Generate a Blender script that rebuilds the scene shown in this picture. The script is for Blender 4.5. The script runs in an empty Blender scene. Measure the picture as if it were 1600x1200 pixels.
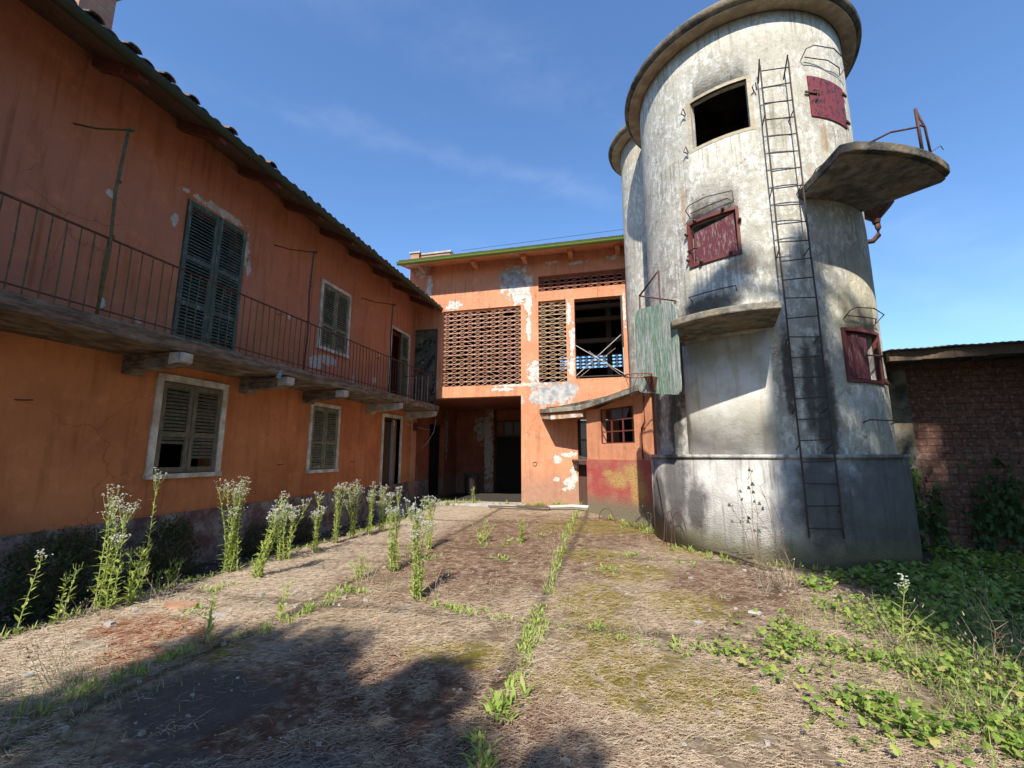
import bpy, bmesh, math, random
import numpy as np
from mathutils import Vector, Matrix, noise as mnoise
R = math.radians
random.seed(7)
scn = bpy.context.scene
# ------------------------------------------------------------------ camera, world, sun
cd = bpy.data.cameras.new('camera'); cam = bpy.data.objects.new('camera', cd)
scn.collection.objects.link(cam); scn.camera = cam
cd.sensor_fit = 'HORIZONTAL'; cd.sensor_width = 36; cd.lens = 36*680/1600.0
cd.clip_start = 0.05; cd.clip_end = 3000
cam.location = (0, 0, 1.6)
cam.rotation_euler = (R(90)+math.atan(110/680), 0, math.atan(168/math.hypot(680, 110)))
SUN_EL = 44.0; SUN_SX = 0.005; SUN_T = math.tan(R(SUN_EL))
travel = Vector((SUN_SX, 1, -SUN_T)).normalized()
wd = bpy.data.worlds.new('World'); scn.world = wd; wd.use_nodes = True
sd = bpy.data.lights.new('sun', 'SUN'); so = bpy.data.objects.new('sun', sd); scn.collection.objects.link(so)
sd.energy = 5.0; sd.angle = R(0.6); sd.color = (1.0, 0.93, 0.82)
so.rotation_euler = travel.to_track_quat('-Z', 'Y').to_euler()
scn.view_settings.view_transform = 'Standard'; scn.view_settings.look = 'None'
scn.view_settings.exposure = 0.62; scn.view_settings.gamma = 1
scn.cycles.max_bounces = 8

class NT:
    def __init__(s, nt): s.nt = nt; s.L = nt.links
    def n(s, typ, **kw):
        o = s.nt.nodes.new(typ)
        for k, v in kw.items(): setattr(o, k, v)
        return o
    def put(s, sock, v):
        if v is None: return
        if isinstance(v, bpy.types.NodeSocket): s.L.new(v, sock)
        else:
            if isinstance(v, (tuple, list)) and sock.type == 'RGBA' and len(v) == 3: v = (*v, 1)
            sock.default_value = v
    def math(s, op, a, b=None, c=None, clamp=False):
        o = s.n('ShaderNodeMath', operation=op, use_clamp=clamp)
        s.put(o.inputs[0], a); s.put(o.inputs[1], b); s.put(o.inputs[2], c); return o.outputs[0]
    def vm(s, op, a, b=None, out=0):
        o = s.n('ShaderNodeVectorMath', operation=op); s.put(o.inputs[0], a); s.put(o.inputs[1], b); return o.outputs[out]
    def noise(s, vec, scale, detail=4, rough=.55, dist=0, col=False):
        o = s.n('ShaderNodeTexNoise'); s.put(o.inputs['Vector'], vec); s.put(o.inputs['Scale'], scale)
        s.put(o.inputs['Detail'], detail); s.put(o.inputs['Roughness'], rough); s.put(o.inputs['Distortion'], dist)
        return o.outputs['Color' if col else 'Fac']
    def vor(s, vec, scale, out='Distance', feat='F1'):
        o = s.n('ShaderNodeTexVoronoi', feature=feat); s.put(o.inputs['Vector'], vec); s.put(o.inputs['Scale'], scale); return o.outputs[out]
    def mr(s, v, a, b, c=0., d=1., smooth=True):
        o = s.n('ShaderNodeMapRange', interpolation_type='SMOOTHSTEP' if smooth else 'LINEAR')
        s.put(o.inputs[0], v); s.put(o.inputs[1], a); s.put(o.inputs[2], b); s.put(o.inputs[3], c); s.put(o.inputs[4], d); return o.outputs[0]
    def mix(s, f, a, b, mode='MIX'):
        o = s.n('ShaderNodeMix', data_type='RGBA', blend_type=mode)
        s.put(o.inputs[0], f); s.put(o.inputs[6], a); s.put(o.inputs[7], b); return o.outputs[2]
    def pos(s): return s.n('ShaderNodeNewGeometry').outputs['Position']
    def sep(s, v):
        o = s.n('ShaderNodeSeparateXYZ'); s.put(o.inputs[0], v); return o.outputs
    def scale(s, v, xyz): return s.vm('MULTIPLY', v, xyz)
    def island(s): return s.n('ShaderNodeNewGeometry').outputs['Random Per Island']
    def bump(s, h, dist=.01, strength=1., nrm=None):
        o = s.n('ShaderNodeBump'); s.put(o.inputs['Height'], h); s.put(o.inputs['Distance'], dist); s.put(o.inputs['Strength'], strength)
        if nrm: s.put(o.inputs['Normal'], nrm)
        return o.outputs[0]
    def blotch(s, p, patches, amp=.7, nscale=6.):
        """patches: list of (x,y,z,rx,ry,rz); returns value <1 inside, ragged"""
        cur = None
        for (x, y, z, rx, ry, rz) in patches:
            v = s.vm('SUBTRACT', p, (x, y, z)); v = s.vm('DIVIDE', v, (rx, ry, rz)); l = s.vm('LENGTH', v, out=1)
            cur = l if cur is None else s.math('MINIMUM', cur, l)
        nz = s.noise(p, nscale, 6, .65); nz = s.math('SUBTRACT', nz, .5); nz = s.math('MULTIPLY', nz, amp*4)
        return s.math('ADD', cur, nz)
    def bs(s, col, rough=.85, nrm=None, spec=.3, metal=0, trans=None):
        b = s.n('ShaderNodeBsdfPrincipled'); s.put(b.inputs['Base Color'], col); s.put(b.inputs['Roughness'], rough)
        s.put(b.inputs['Specular IOR Level'], spec); s.put(b.inputs['Metallic'], metal)
        if nrm: s.put(b.inputs['Normal'], nrm)
        out = b.outputs[0]
        if trans:
            t = s.n('ShaderNodeBsdfTranslucent'); s.put(t.inputs[0], trans[1]); m = s.n('ShaderNodeMixShader')
            m.inputs[0].default_value = trans[0]; s.L.new(out, m.inputs[1]); s.L.new(t.outputs[0], m.inputs[2]); out = m.outputs[0]
        o = s.n('ShaderNodeOutputMaterial'); s.L.new(out, o.inputs[0])
MATS = {}
def material(name, fn):
    m = bpy.data.materials.new(name); m.use_nodes = True; m.node_tree.nodes.clear(); fn(NT(m.node_tree)); MATS[name] = m; return m

# sky
w = NT(wd.node_tree); wd.node_tree.nodes.clear()
sk = w.n('ShaderNodeTexSky', sky_type='NISHITA'); sk.sun_disc = False; sk.sun_elevation = R(SUN_EL); sk.sun_rotation = R(180)
sk.air_density = 1.3; sk.dust_density = 0.55; sk.ozone_density = 3.0; sk.altitude = 100
dirv = w.vm('NORMALIZE', w.n('ShaderNodeTexCoord').outputs['Generated'])
def plane_band(n, width, amp):
    d = w.vm('DOT_PRODUCT', dirv, n, out=1)
    nz = w.math('MULTIPLY', w.math('SUBTRACT', w.noise(dirv, 5, 5, .6), .5), .10); d = w.math('ABSOLUTE', w.math('ADD', d, nz))
    return w.math('MULTIPLY', w.mr(d, 0, width, amp, 0), w.mr(w.noise(w.scale(dirv, (2, 2, 5)), 3, 5, .6), .3, .7))
F0 = Vector((0, 0, 1))
def pxdir(x, y):
    M = cam.rotation_euler.to_matrix(); return (M @ Vector(((x-800), (600-y), -680))).normalized()
n1 = pxdir(250, 110).cross(pxdir(900, 300)).normalized(); n2 = pxdir(1380, 320).cross(pxdir(1590, 400)).normalized()
m1 = plane_band(tuple(n1), .035, .045); m2 = plane_band(tuple(n2), .08, .04)
wisp = w.mr(w.noise(w.scale(dirv, (2, 2, 7)), 2.2, 7, .62, .4), .55, .9, 0, .03)
msk = w.math('ADD', w.math('ADD', m1, m2), wisp)
skc = w.mix(1.0, sk.outputs[0], (.76, .97, 1.22), 'MULTIPLY')
skc = w.mix(msk, skc, (9., 9.5, 10.5))
bg = w.n('ShaderNodeBackground'); w.put(bg.inputs[0], skc); bg.inputs[1].default_value = .118
wo = w.n('ShaderNodeOutputWorld'); w.L.new(bg.outputs[0], wo.inputs[0])

# ------------------------------------------------------------------ object helpers
def link(o): scn.collection.objects.link(o); return o
def tag(o, label=None, cat=None, group=None, kind=None):
    if label: o['label'] = label
    if cat: o['category'] = cat
    if group: o['group'] = group
    if kind: o['kind'] = kind
    return o
def empty(name, loc, label, cat, group=None):
    o = link(bpy.data.objects.new(name, None)); o.location = loc; o.empty_display_size = .2
    return tag(o, label, cat, group)
def adopt(o, p):
    o.parent = p
    if p is not None:
        o.matrix_parent_inverse = world_of(p).inverted()
    return o
def world_of(p):
    M = Matrix.LocRotScale(p.location, p.rotation_euler, p.scale)
    if p.parent: return world_of(p.parent) @ p.matrix_parent_inverse @ M
    return M
class MB:
    def __init__(s): s.v = []; s.f = []; s.sm = []
    def add(s, vs, fs, smooth=False):
        b = len(s.v); s.v += [tuple(v) for v in vs]; s.f += [tuple(b+i for i in f) for f in fs]; s.sm += [smooth]*len(fs)
    def hexa(s, p):  # 8 pts: bottom 4, top 4
        s.add(p, [(0,3,2,1),(4,5,6,7),(0,1,5,4),(1,2,6,5),(2,3,7,6),(3,0,4,7)])
    def box(s, x0, y0, z0, x1, y1, z1):
        s.hexa([(x0,y0,z0),(x1,y0,z0),(x1,y1,z0),(x0,y1,z0),(x0,y0,z1),(x1,y0,z1),(x1,y1,z1),(x0,y1,z1)])
    def ubox(s, f, u0, u1, v0, v1, d0, d1, nu=1):
        for i in range(nu):
            a = u0+(u1-u0)*i/nu; b = u0+(u1-u0)*(i+1)/nu
            s.hexa([f(a,v0,d0),f(b,v0,d0),f(b,v0,d1),f(a,v0,d1),f(a,v1,d0),f(b,v1,d0),f(b,v1,d1),f(a,v1,d1)])
    def tube(s, pts, r, n=8, caps=True, r1=None):
        pts = [Vector(p) for p in pts]; rings = []; up = Vector((0,0,1)); m = len(pts)
        for i, p in enumerate(pts):
            t = (pts[min(i+1, m-1)]-pts[max(i-1, 0)]).normalized()
            a = t.cross(up)
            if a.length < .05: a = t.cross(Vector((1,0,0)))
            a.normalize(); b = t.cross(a); rr = r if r1 is None else r+(r1-r)*i/(m-1)
            rings.append([p+(a*math.cos(k*6.2832/n)+b*math.sin(k*6.2832/n))*rr for k in range(n)])
        vs = [q for ring in rings for q in ring]; fs = []
        for i in range(m-1):
            for k in range(n): fs.append((i*n+k, i*n+(k+1)%n, (i+1)*n+(k+1)%n, (i+1)*n+k))
        if caps: fs.append(tuple(range(n))); fs.append(tuple((m-1)*n+k for k in range(n)))
        s.add(vs, fs, n > 5)
    def prism(s, poly, z0, z1):
        n = len(poly); g = lambda z, i: z[i] if isinstance(z, (list, tuple)) else z
        vs = [(p[0], p[1], g(z0, i)) for i, p in enumerate(poly)]+[(p[0], p[1], g(z1, i)) for i, p in enumerate(poly)]
        s.add(vs, [tuple(range(n))[::-1], tuple(range(n, 2*n))]+[(i, (i+1)%n, n+(i+1)%n, n+i) for i in range(n)])
    def build(s, name, m, parent=None, fix=True, **kw):
        me = bpy.data.meshes.new(name); me.from_pydata(s.v, [], s.f); me.update()
        me.polygons.foreach_set('use_smooth', s.sm)
        if fix:
            b = bmesh.new(); b.from_mesh(me); bmesh.ops.recalc_face_normals(b, faces=b.faces); b.to_mesh(me); b.free()
        me.materials.append(MATS[m] if isinstance(m, str) else m)
        o = link(bpy.data.objects.new(name, me))
        if parent is not None: adopt(o, parent)
        return tag(o, **kw)
def grid_wall(mb, f, u0, u1, v0, v1, t, holes=(), su=None, sv=None, closed=False, smooth=False, faces='fb'):
    """wall panel with rectangular holes and reveals; f(u,v,depth)"""
    us = {round(u0,5), round(u1,5)}; vs = {round(v0,5), round(v1,5)}
    for h in holes: us |= {round(h[0],5), round(h[1],5)}; vs |= {round(h[2],5), round(h[3],5)}
    def subdiv(S, st):
        if not st: return sorted(S)
        o = sorted(S); r = []
        for a, b in zip(o, o[1:]):
            n = max(1, math.ceil((b-a)/st-1e-6)); r += [a+(b-a)*i/n for i in range(n)]
        return r+[o[-1]]
    us = subdiv(us, su); vs = subdiv(vs, sv); nu, nv = len(us)-1, len(vs)-1
    inh = lambda i, j: any(h[0]-1e-4 < (us[i]+us[i+1])/2 < h[1]+1e-4 and h[2]-1e-4 < (vs[j]+vs[j+1])/2 < h[3]+1e-4 for h in holes)
    solid = [[not inh(i, j) for j in range(nv)] for i in range(nu)]
    idx = {}; V = []
    def P(i, j, k):
        if closed and i == nu: i = 0
        if (i, j, k) not in idx: idx[(i,j,k)] = len(V); V.append(f(us[i], vs[j], t if k else 0))
        return idx[(i,j,k)]
    Fs = []; Ff = []
    for i in range(nu):
        for j in range(nv):
            if not solid[i][j]: continue
            Fs.append((P(i,j,0),P(i+1,j,0),P(i+1,j+1,0),P(i,j+1,0))); Fs.append((P(i,j,1),P(i,j+1,1),P(i+1,j+1,1),P(i+1,j,1)))
            for di, dj, a, b in ((-1,0,(i,j),(i,j+1)),(1,0,(i+1,j+1),(i+1,j)),(0,-1,(i+1,j),(i,j)),(0,1,(i,j+1),(i+1,j+1))):
                ii, jj = i+di, j+dj
                if closed: ii %= nu
                if not (0 <= ii < nu and 0 <= jj < nv and solid[ii][jj]):
                    Ff.append((P(*a,0),P(*b,0),P(*b,1),P(*a,1)))
    b0 = len(mb.v); mb.v += [tuple(p) for p in V]
    mb.f += [tuple(b0+q for q in x) for x in Fs+Ff]; mb.sm += [smooth]*len(Fs)+[False]*len(Ff)

# ------------------------------------------------------------------ materials
PEEL_BARN = [(-3.05,12.9,7.05,.5,2,.55),(-2.95,12.9,6.6,.35,2,.35),(-2.62,12.9,6.35,.13,2,.6),(-2.6,12.9,5.5,.08,2,.5),(-5.15,12.9,6.46,.26,2,.17),
    (-6.3,12.9,7.7,.35,2,.2),(-6.0,12.9,7.1,.1,2,.5),(-1.35,12.9,5.9,.08,2,.45),(-1.25,12.9,5.1,.1,2,.5),(-1.3,12.9,4.3,.1,2,.35),(-2.45,12.9,4.1,.22,2,.35),
    (.3,12.9,5.9,.05,2,.6),(-2.9,12.9,3.72,.9,2,.06),(-3.4,12.9,3.6,.4,2,.06),(-1.8,12.9,1.45,.17,2,.12),(-1.8,12.9,.9,.1,2,.08),(-1.45,12.9,.75,.22,2,.2),(-1.3,12.9,1.0,.12,2,.3),
    (-1.5,12.9,1.6,.3,2,.08),(-1.0,12.9,7.5,.3,2,.06),(.0,12.9,7.55,.2,2,.08),(-1.9,12.9,7.6,.2,2,.05)]
CEM_BARN = [(-3.1,12.9,7.15,.38,2,.45),(-1.95,12.9,3.35,.75,2,.35),(-1.45,12.9,3.5,.4,2,.3)]
PEEL_HOUSE = [(-6.5,6.12,5.3,2,.06,.25),(-6.5,5.5,5.72,2,.62,.07),(-6.5,6.2,5.0,2,.05,.2),(-6.5,4.8,5.15,2,.05,.12),(-6.5,3.95,5.05,2,.07,.035),
    (-6.5,4.0,3.55,2,.05,.1),(-6.5,4.5,3.45,2,.06,.06),(-6.5,7.3,4.4,2,.03,.05),(-6.5,8.6,3.75,2,.35,.12),(-6.5,8.2,3.6,2,.2,.2),(-6.5,10.6,3.6,2,.12,.12),(-6.5,10.8,4.4,2,.03,.04),(-6.5,9.6,3.4,2,.08,.2)]
def dirt_bump(n, p, fine=60, amt=.004, big=.012):
    h = n.math('ADD', n.math('MULTIPLY', n.noise(p, fine, 5, .6), .35), n.noise(p, 7, 5, .6)); return h
def m_orange(n, base, dark, peels, cems, peelcol, zfade, upper=None):
    p = n.pos(); x, y, z = n.sep(p)
    c = n.mix(n.mr(n.noise(p, .9, 5, .6), .35, .68), base, dark)
    if upper: c = n.mix(n.math('MULTIPLY', n.mr(z, 2.9, 3.3), n.mr(n.noise(p, .7, 3), .3, .6, .4, .9)), c, upper)
    c = n.mix(n.mr(n.noise(n.scale(p, (4, 4, .45)), 1.5, 6, .65), .47, .68, 0, .6), c, tuple(k*.55 for k in base))
    c = n.mix(n.mr(n.noise(p, 4, 6, .7), .5, .72, 0, .3), c, tuple(min(1, k*1.35+.05) for k in base))
    c = n.mix(n.mr(n.noise(p, 55, 4, .7), .4, .7, 0, .25), c, tuple(k*.7 for k in base))
    # rising damp near the ground
    g = n.mr(n.math('ADD', z, n.math('MULTIPLY', n.noise(p, 3, 5, .6), -.7)), zfade-.5, zfade+.15, .75, 0)
    c = n.mix(g, c, n.mix(n.noise(p, 8, 5), tuple(k*.45 for k in base), (.33, .25, .2)))
    b = n.blotch(p, peels, .95, 6.5); pm = n.mr(b, .90, .94, 1, 0); rim_ = n.mr(b, .94, 1.12, .55, 0); c = n.mix(n.math('MULTIPLY', rim_, n.mr(n.noise(p, 10, 4), .4, .6)), c, tuple(min(1, k*1.25+.08) for k in base))
    pc = n.mix(n.mr(n.noise(p, 9, 5, .6), .4, .65), peelcol, tuple(k*.7 for k in peelcol))
    c = n.mix(pm, c, pc)
    if cems:
        cb = n.blotch(p, cems, .9, 6); c = n.mix(n.mr(cb, .85, 1.0, 1, 0), c, n.mix(n.mr(n.noise(p, 5, 6, .65), .3, .7), (.24, .25, .27), (.52, .51, .48)))
    # small scattered chips
    ch = n.mr(n.noise(p, 5.5, 7, .72), .735, .75); c = n.mix(ch, c, peelcol)
    wp = n.vm('ADD', p, n.vm('MULTIPLY', n.vm('SUBTRACT', n.noise(p, 2.5, 5, col=True), (.5,.5,.5)), (.5,.5,.5)))
    ck = n.math('MULTIPLY', n.mr(n.vor(wp, .9, 'Distance', 'DISTANCE_TO_EDGE'), .0, .006, 1, 0), n.mr(n.noise(p, .8, 3), .5, .58)); c = n.mix(n.math('MULTIPLY', ck, .4), c, tuple(k*.25 for k in base))
    dr = n.math('MULTIPLY', n.mr(n.noise(n.scale(p, (9, 9, .25)), 1.4, 5, .6), .56, .68), n.mr(n.noise(p, .9, 3), .42, .6, 0, .45)); c = n.mix(dr, c, tuple(k*.35 for k in base))
    h = n.math('SUBTRACT', dirt_bump(n, p), n.math('MULTIPLY', ck, .4))
    n.bs(c, .9, n.bump(n.math('MULTIPLY', n.math('ADD', pm, ch), -1.), .035, 1, n.bump(h, .016, .9)), .2)
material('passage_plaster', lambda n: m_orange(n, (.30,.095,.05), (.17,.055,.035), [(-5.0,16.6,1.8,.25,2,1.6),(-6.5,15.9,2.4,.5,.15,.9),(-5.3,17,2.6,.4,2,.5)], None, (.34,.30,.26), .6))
material('barn_plaster', lambda n: m_orange(n, (.60,.275,.155), (.54,.225,.12), PEEL_BARN, CEM_BARN, (.62,.58,.52), .75))
material('house_plaster', lambda n: m_orange(n, (.55,.215,.092), (.40,.14,.06), PEEL_HOUSE, None, (.56,.52,.48), .0, (.46,.195,.13)))
def m_plinth(n):
    p = n.pos(); c = n.mix(n.mr(n.noise(p, 3, 6, .65), .38, .62), (.16,.085,.085), (.30,.27,.25))
    c = n.mix(n.mr(n.noise(p, 11, 6, .7), .5, .6, 0, .8), c, (.11,.09,.08)); n.bs(c, .95, n.bump(n.noise(p, 14, 8, .7), .03, .9), .1)
material('stone_plinth', m_plinth)
def m_redplinth(n):
    p = n.pos(); x, y, z = n.sep(p)
    c = n.mix(n.mr(n.noise(p, 3, 6, .65), .35, .7), (.42,.09,.085), (.45,.19,.13))
    yb = n.blotch(p, [(.28,11.1,1.12,.22,3,.3),(-.05,11.3,.98,.3,3,.2),(.4,11,.7,.18,3,.35),(-.3,11,1.12,.15,3,.1)], .5, 6); yb = n.mr(yb, .5, 1.35, 1, 0)
    yt = n.math('MULTIPLY', yb, n.mr(n.noise(n.scale(p, (1,1,3)), 26, 5, .7), .36, .6)); c = n.mix(n.math('MULTIPLY', yt, .75), c, (.55,.52,.15))
    g = n.mr(n.math('ADD', z, n.math('MULTIPLY', n.noise(p, 6, 6, .7), -.5)), .0, .45, 1, 0); c = n.mix(g, c, (.22,.19,.13))
    n.bs(c, .95, n.bump(n.noise(p, 28, 6, .7), .035, 1), .1)
material('red_render', m_redplinth)
def m_silo(n):
    p = n.pos(); x, y, z = n.sep(p)
    lo = n.mr(z, 4.0, 8.0)
    c = n.mix(n.mr(n.noise(p, 2.3, 7, .65), .35, .66), (.49,.475,.41), (.33,.315,.26))
    c = n.mix(n.math('MULTIPLY', lo, n.mr(n.noise(p, 1.1, 4), .35, .6, .2, .7)), c, (.52,.49,.40))
    ws = n.mr(n.noise(n.scale(p, (1,1,.55)), 11, 8, .75), .49, .56); ws = n.math('MULTIPLY', ws, n.mr(n.noise(p, 1.9, 5), .36, .54))
    dk = n.mr(n.noise(n.scale(p, (1,1,.6)), 16, 8, .75), .52, .62, 0, .55); c = n.mix(dk, c, (.27,.25,.20)); c = n.mix(n.math('MULTIPLY', ws, .8), c, (.68,.67,.63))
    st = n.mr(n.noise(n.scale(p, (7,7,.35)), 1.3, 6, .6), .55, .74, 0, .75); c = n.mix(n.math('MULTIPLY', st, n.mr(n.noise(p, .8, 3), .35, .6)), c, (.14,.125,.10))
    gk = n.mr(n.noise(p, 1.3, 6, .7), .56, .75, 0, .5); c = n.mix(gk, c, (.22,.22,.20))
    # black mould streaks beside the chute and rust runs below iron
    bl = n.blotch(p, [(1.10,8.35,3.2,.16,.4,1.0),(1.0,8.45,2.2,.16,.4,.9),(2.62,7.5,2.9,.09,.4,.9),(2.9,7.5,2.6,.12,.4,.9),(1.6,7.9,4.15,.6,.6,.25),(3.1,7.6,2.2,.2,.5,1.4),(.75,9.3,3.0,.2,.5,1.6)], .3, 8)
    c = n.mix(n.mr(bl, .5, 1.15, .85, 0), c, (.045,.042,.04))
    ru = n.blotch(p, [(3.62,7.75,7.0,.07,.3,.45),(1.35,8.2,6.2,.05,.3,.6),(2.1,7.65,4.75,.25,.3,.18),(3.3,7.6,5.9,.05,.3,.5)], .3, 9); c = n.mix(n.mr(ru, .5, 1.1, .5, 0), c, (.36,.18,.06))
    yl = n.blotch(p, [(4.1,8.1,4.3,.5,.6,.6),(3.6,7.8,3.8,.3,.4,.5),(1.75,7.8,2.2,.6,.5,.5)], .3, 3); c = n.mix(n.mr(yl, .5, 1.2, .45, 0), c, (.60,.53,.33))
    wp = n.vm('ADD', p, n.vm('MULTIPLY', n.vm('SUBTRACT', n.noise(p, 2.5, 5, col=True), (.5,.5,.5)), (.5,.5,.5)))
    ck = n.math('MULTIPLY', n.mr(n.vor(wp, .7, 'Distance', 'DISTANCE_TO_EDGE'), .0, .006, 1, 0), n.mr(n.noise(p, .7, 3), .5, .56)); c = n.mix(n.math('MULTIPLY', ck, .7), c, (.12,.11,.09))
    dz = n.math('MULTIPLY', n.mr(n.noise(n.scale(p, (12, 12, .2)), 1.5, 5, .6), .5, .62), n.math('MAXIMUM', n.math('MAXIMUM', n.mr(z, 8.6, 9.5, 0, .8), n.math('MULTIPLY', n.mr(z, 6.2, 7.2), n.mr(z, 7.2, 7.25, .6, 0))), n.math('MULTIPLY', n.mr(z, 4.0, 4.95), n.mr(z, 4.95, 5.0, .6, 0)))); c = n.mix(dz, c, (.20,.17,.12))
    top = n.mr(n.math('ADD', z, n.math('MULTIPLY', n.noise(p, 9, 6), .25)), 9.35, 9.55, 0, .6); c = n.mix(top, c, (.30,.25,.17))
    h = n.math('ADD', n.noise(p, 9, 8, .7), n.math('MULTIPLY', n.noise(p, 45, 4, .7), .4)); n.bs(c, .92, n.bump(h, .03, .8), .15)
material('silo_plaster', m_silo)
def m_siloinfill(n):
    p = n.pos(); c = n.mix(n.mr(n.noise(p, 2.2, 6, .6), .4, .62), (.74,.73,.69), (.56,.54,.47))
    c = n.mix(n.mr(n.noise(n.scale(p, (5,5,.5)), 1.5, 5), .52, .72, 0, .5), c, (.46,.37,.2)); n.bs(c, .9, n.bump(n.noise(p, 18, 6, .7), .01, .6), .15)
material('infill_plaster', m_siloinfill)
def m_silobase(n):
    p = n.pos(); x, y, z = n.sep(p)
    c = n.mix(n.mr(n.noise(p, 2.5, 7, .7), .35, .65), (.66,.64,.60), (.47,.455,.43))
    bl = n.blotch(p, [(.95,8.45,1.1,.28,.6,.9),(1.25,8.2,.7,.2,.5,.6),(2.9,7.4,.9,.5,.5,1.0),(.7,9,.6,.3,.5,1),(3.9,8.0,.7,1.3,1.2,1.5),(3.6,7.7,.5,1.0,.8,1.2)], .3, 4); c = n.mix(n.mr(bl, .5, 1.2, .8, 0), c, (.055,.052,.05))  # black patches; the broad right-hand ones mix stain with painted-in shade
    st = n.mr(n.noise(n.scale(p, (6,6,.5)), 1.5, 6, .6), .5, .7, 0, .7); c = n.mix(st, c, (.09,.085,.08))
    g = n.mr(n.math('ADD', z, n.math('MULTIPLY', n.noise(p, 4, 6, .7), -.7)), -.25, .1, .75, 0); c = n.mix(g, c, (.30,.27,.15))
    h = n.math('ADD', n.noise(n.scale(p, (1,1,2)), 26, 7, .7), n.math('MULTIPLY', n.noise(p, 6, 4), .6)); n.bs(c, .95, n.bump(h, .03, 1), .1)
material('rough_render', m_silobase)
def m_conc(n, a=(.30,.28,.24), b=(.12,.11,.095)):
    p = n.pos(); c = n.mix(n.mr(n.noise(p, 5, 7, .7), .35, .62), a, b)
    c = n.mix(n.mr(n.noise(p, 1.6, 4), .45, .7, 0, .6), c, (.33,.26,.16)); n.bs(c, .95, n.bump(n.noise(p, 25, 7, .7), .025, .9), .15)
material('weathered_concrete', m_conc)
material('dark_concrete', lambda n: m_conc(n, (.16,.15,.13), (.05,.048,.042)))
material('peeling_fascia', lambda n: m_conc(n, (.62,.58,.52), (.34,.2,.13)))
material('tan_soffit', lambda n: m_conc(n, (.50,.41,.29), (.30,.24,.17)))
material('white_frame', lambda n: m_conc(n, (.72,.69,.64), (.45,.41,.36)))
material('worn_ochre', lambda n: m_conc(n, (.60,.52,.37), (.42,.38,.30)))
material('pale_stone', lambda n: m_conc(n, (.52,.5,.46), (.34,.31,.28)))
def m_stone(n):
    p = n.pos(); c = n.mix(n.mr(n.noise(n.scale(p, (2,1,6)), 3, 7, .7), .4, .6), (.24,.19,.15), (.11,.085,.068))
    c = n.mix(n.mr(n.noise(p, 2, 5), .55, .7, 0, .7), c, (.36,.33,.29)); n.bs(c, .92, n.bump(n.noise(n.scale(p, (1,1,5)), 10, 7, .7), .03, 1), .15)
material('balcony_stone', m_stone)
def m_paint(n, a, b, rust, amt, rough=.6, stretch=(1,1,1)):
    p = n.scale(n.pos(), stretch); c = n.mix(n.noise(p, 6, 5), a, b); c = n.mix(n.mr(n.noise(p, 16, 7, .7), 1-amt-.03, 1-amt+.05), c, rust)
    n.bs(c, rough, n.bump(n.noise(p, 30, 5), .004, .6), .3)
material('green_shutter', lambda n: m_paint(n, (.09,.12,.075), (.15,.165,.115), (.26,.23,.18), .47, .65, (1,1,.4)))
material('dark_shutter', lambda n: m_paint(n, (.085,.088,.062), (.13,.12,.09), (.17,.14,.10), .48, .75, (1,1,.4)))
material('teal_shutter', lambda n: m_paint(n, (.045,.08,.06), (.075,.11,.09), (.15,.19,.19), .44, .6, (1,1,.3)))
material('green_iron', lambda n: m_paint(n, (.07,.10,.035), (.10,.12,.05), (.10,.05,.03), .5, .6))
material('rusty_iron', lambda n: m_paint(n, (.055,.03,.026), (.09,.04,.03), (.13,.06,.035), .45, .7))
material('grey_iron', lambda n: m_paint(n, (.045,.038,.036), (.075,.06,.055), (.11,.06,.04), .42, .7))
material('rim_iron', lambda n: m_paint(n, (.30,.13,.09), (.20,.09,.06), (.35,.25,.2), .42, .6))
material('white_iron', lambda n: m_paint(n, (.5,.45,.42), (.38,.33,.3), (.2,.1,.07), .35, .6))
material('red_sheet', lambda n: m_paint(n, (.22,.045,.048), (.16,.035,.04), (.05,.025,.035), .47, .6, (1,1,.6)))
material('purple_board', lambda n: m_paint(n, (.085,.022,.032), (.12,.03,.04), (.20,.13,.12), .46, .8, (2,2,.4)))
material('red_frame', lambda n: m_paint(n, (.17,.04,.035), (.12,.032,.03), (.09,.05,.04), .45, .6))
material('green_gutter', lambda n: m_paint(n, (.11,.20,.03), (.17,.24,.05), (.16,.13,.08), .40, .45))
material('dark_gutter', lambda n: m_paint(n, (.018,.032,.018), (.028,.045,.024), (.05,.035,.025), .45, .5))
material('old_timber', lambda n: m_paint(n, (.15,.105,.07), (.095,.065,.045), (.04,.03,.022), .45, .9, (3,.6,3)))
material('red_timber', lambda n: m_paint(n, (.15,.05,.033), (.10,.035,.025), (.2,.12,.1), .4, .9))
material('pale_plastic', lambda n: m_paint(n, (.55,.55,.53), (.42,.42,.40), (.25,.22,.18), .35, .5))
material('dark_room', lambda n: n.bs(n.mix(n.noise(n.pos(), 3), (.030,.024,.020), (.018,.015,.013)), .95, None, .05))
material('dim_brown', lambda n: n.bs(n.mix(n.noise(n.scale(n.pos(), (1,1,.3)), 8), (.10,.055,.04), (.05,.03,.025)), .8, None, .2))
material('grey_board', lambda n: n.bs(n.mix(n.noise(n.pos(), 5), (.25,.27,.30), (.17,.18,.2)), .7, None, .2))
material('blue_rag', lambda n: n.bs(n.mix(n.noise(n.pos(), 30), (.10,.2,.32), (.3,.4,.5)), .8))
material('glass', lambda n: n.bs((.10,.10,.11), .12, None, .6))
material('terracotta_lattice', lambda n: n.bs(n.mix(n.math('MULTIPLY', n.math('POWER', n.island(), 2.), .55), n.mix(n.mr(n.noise(n.pos(), 5, 6, .7), .35, .65), (.74,.47,.36), (.62,.34,.23)), (.30,.17,.12)), .9, n.bump(n.noise(n.pos(), 40, 4), .006, .6), .15))
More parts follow.
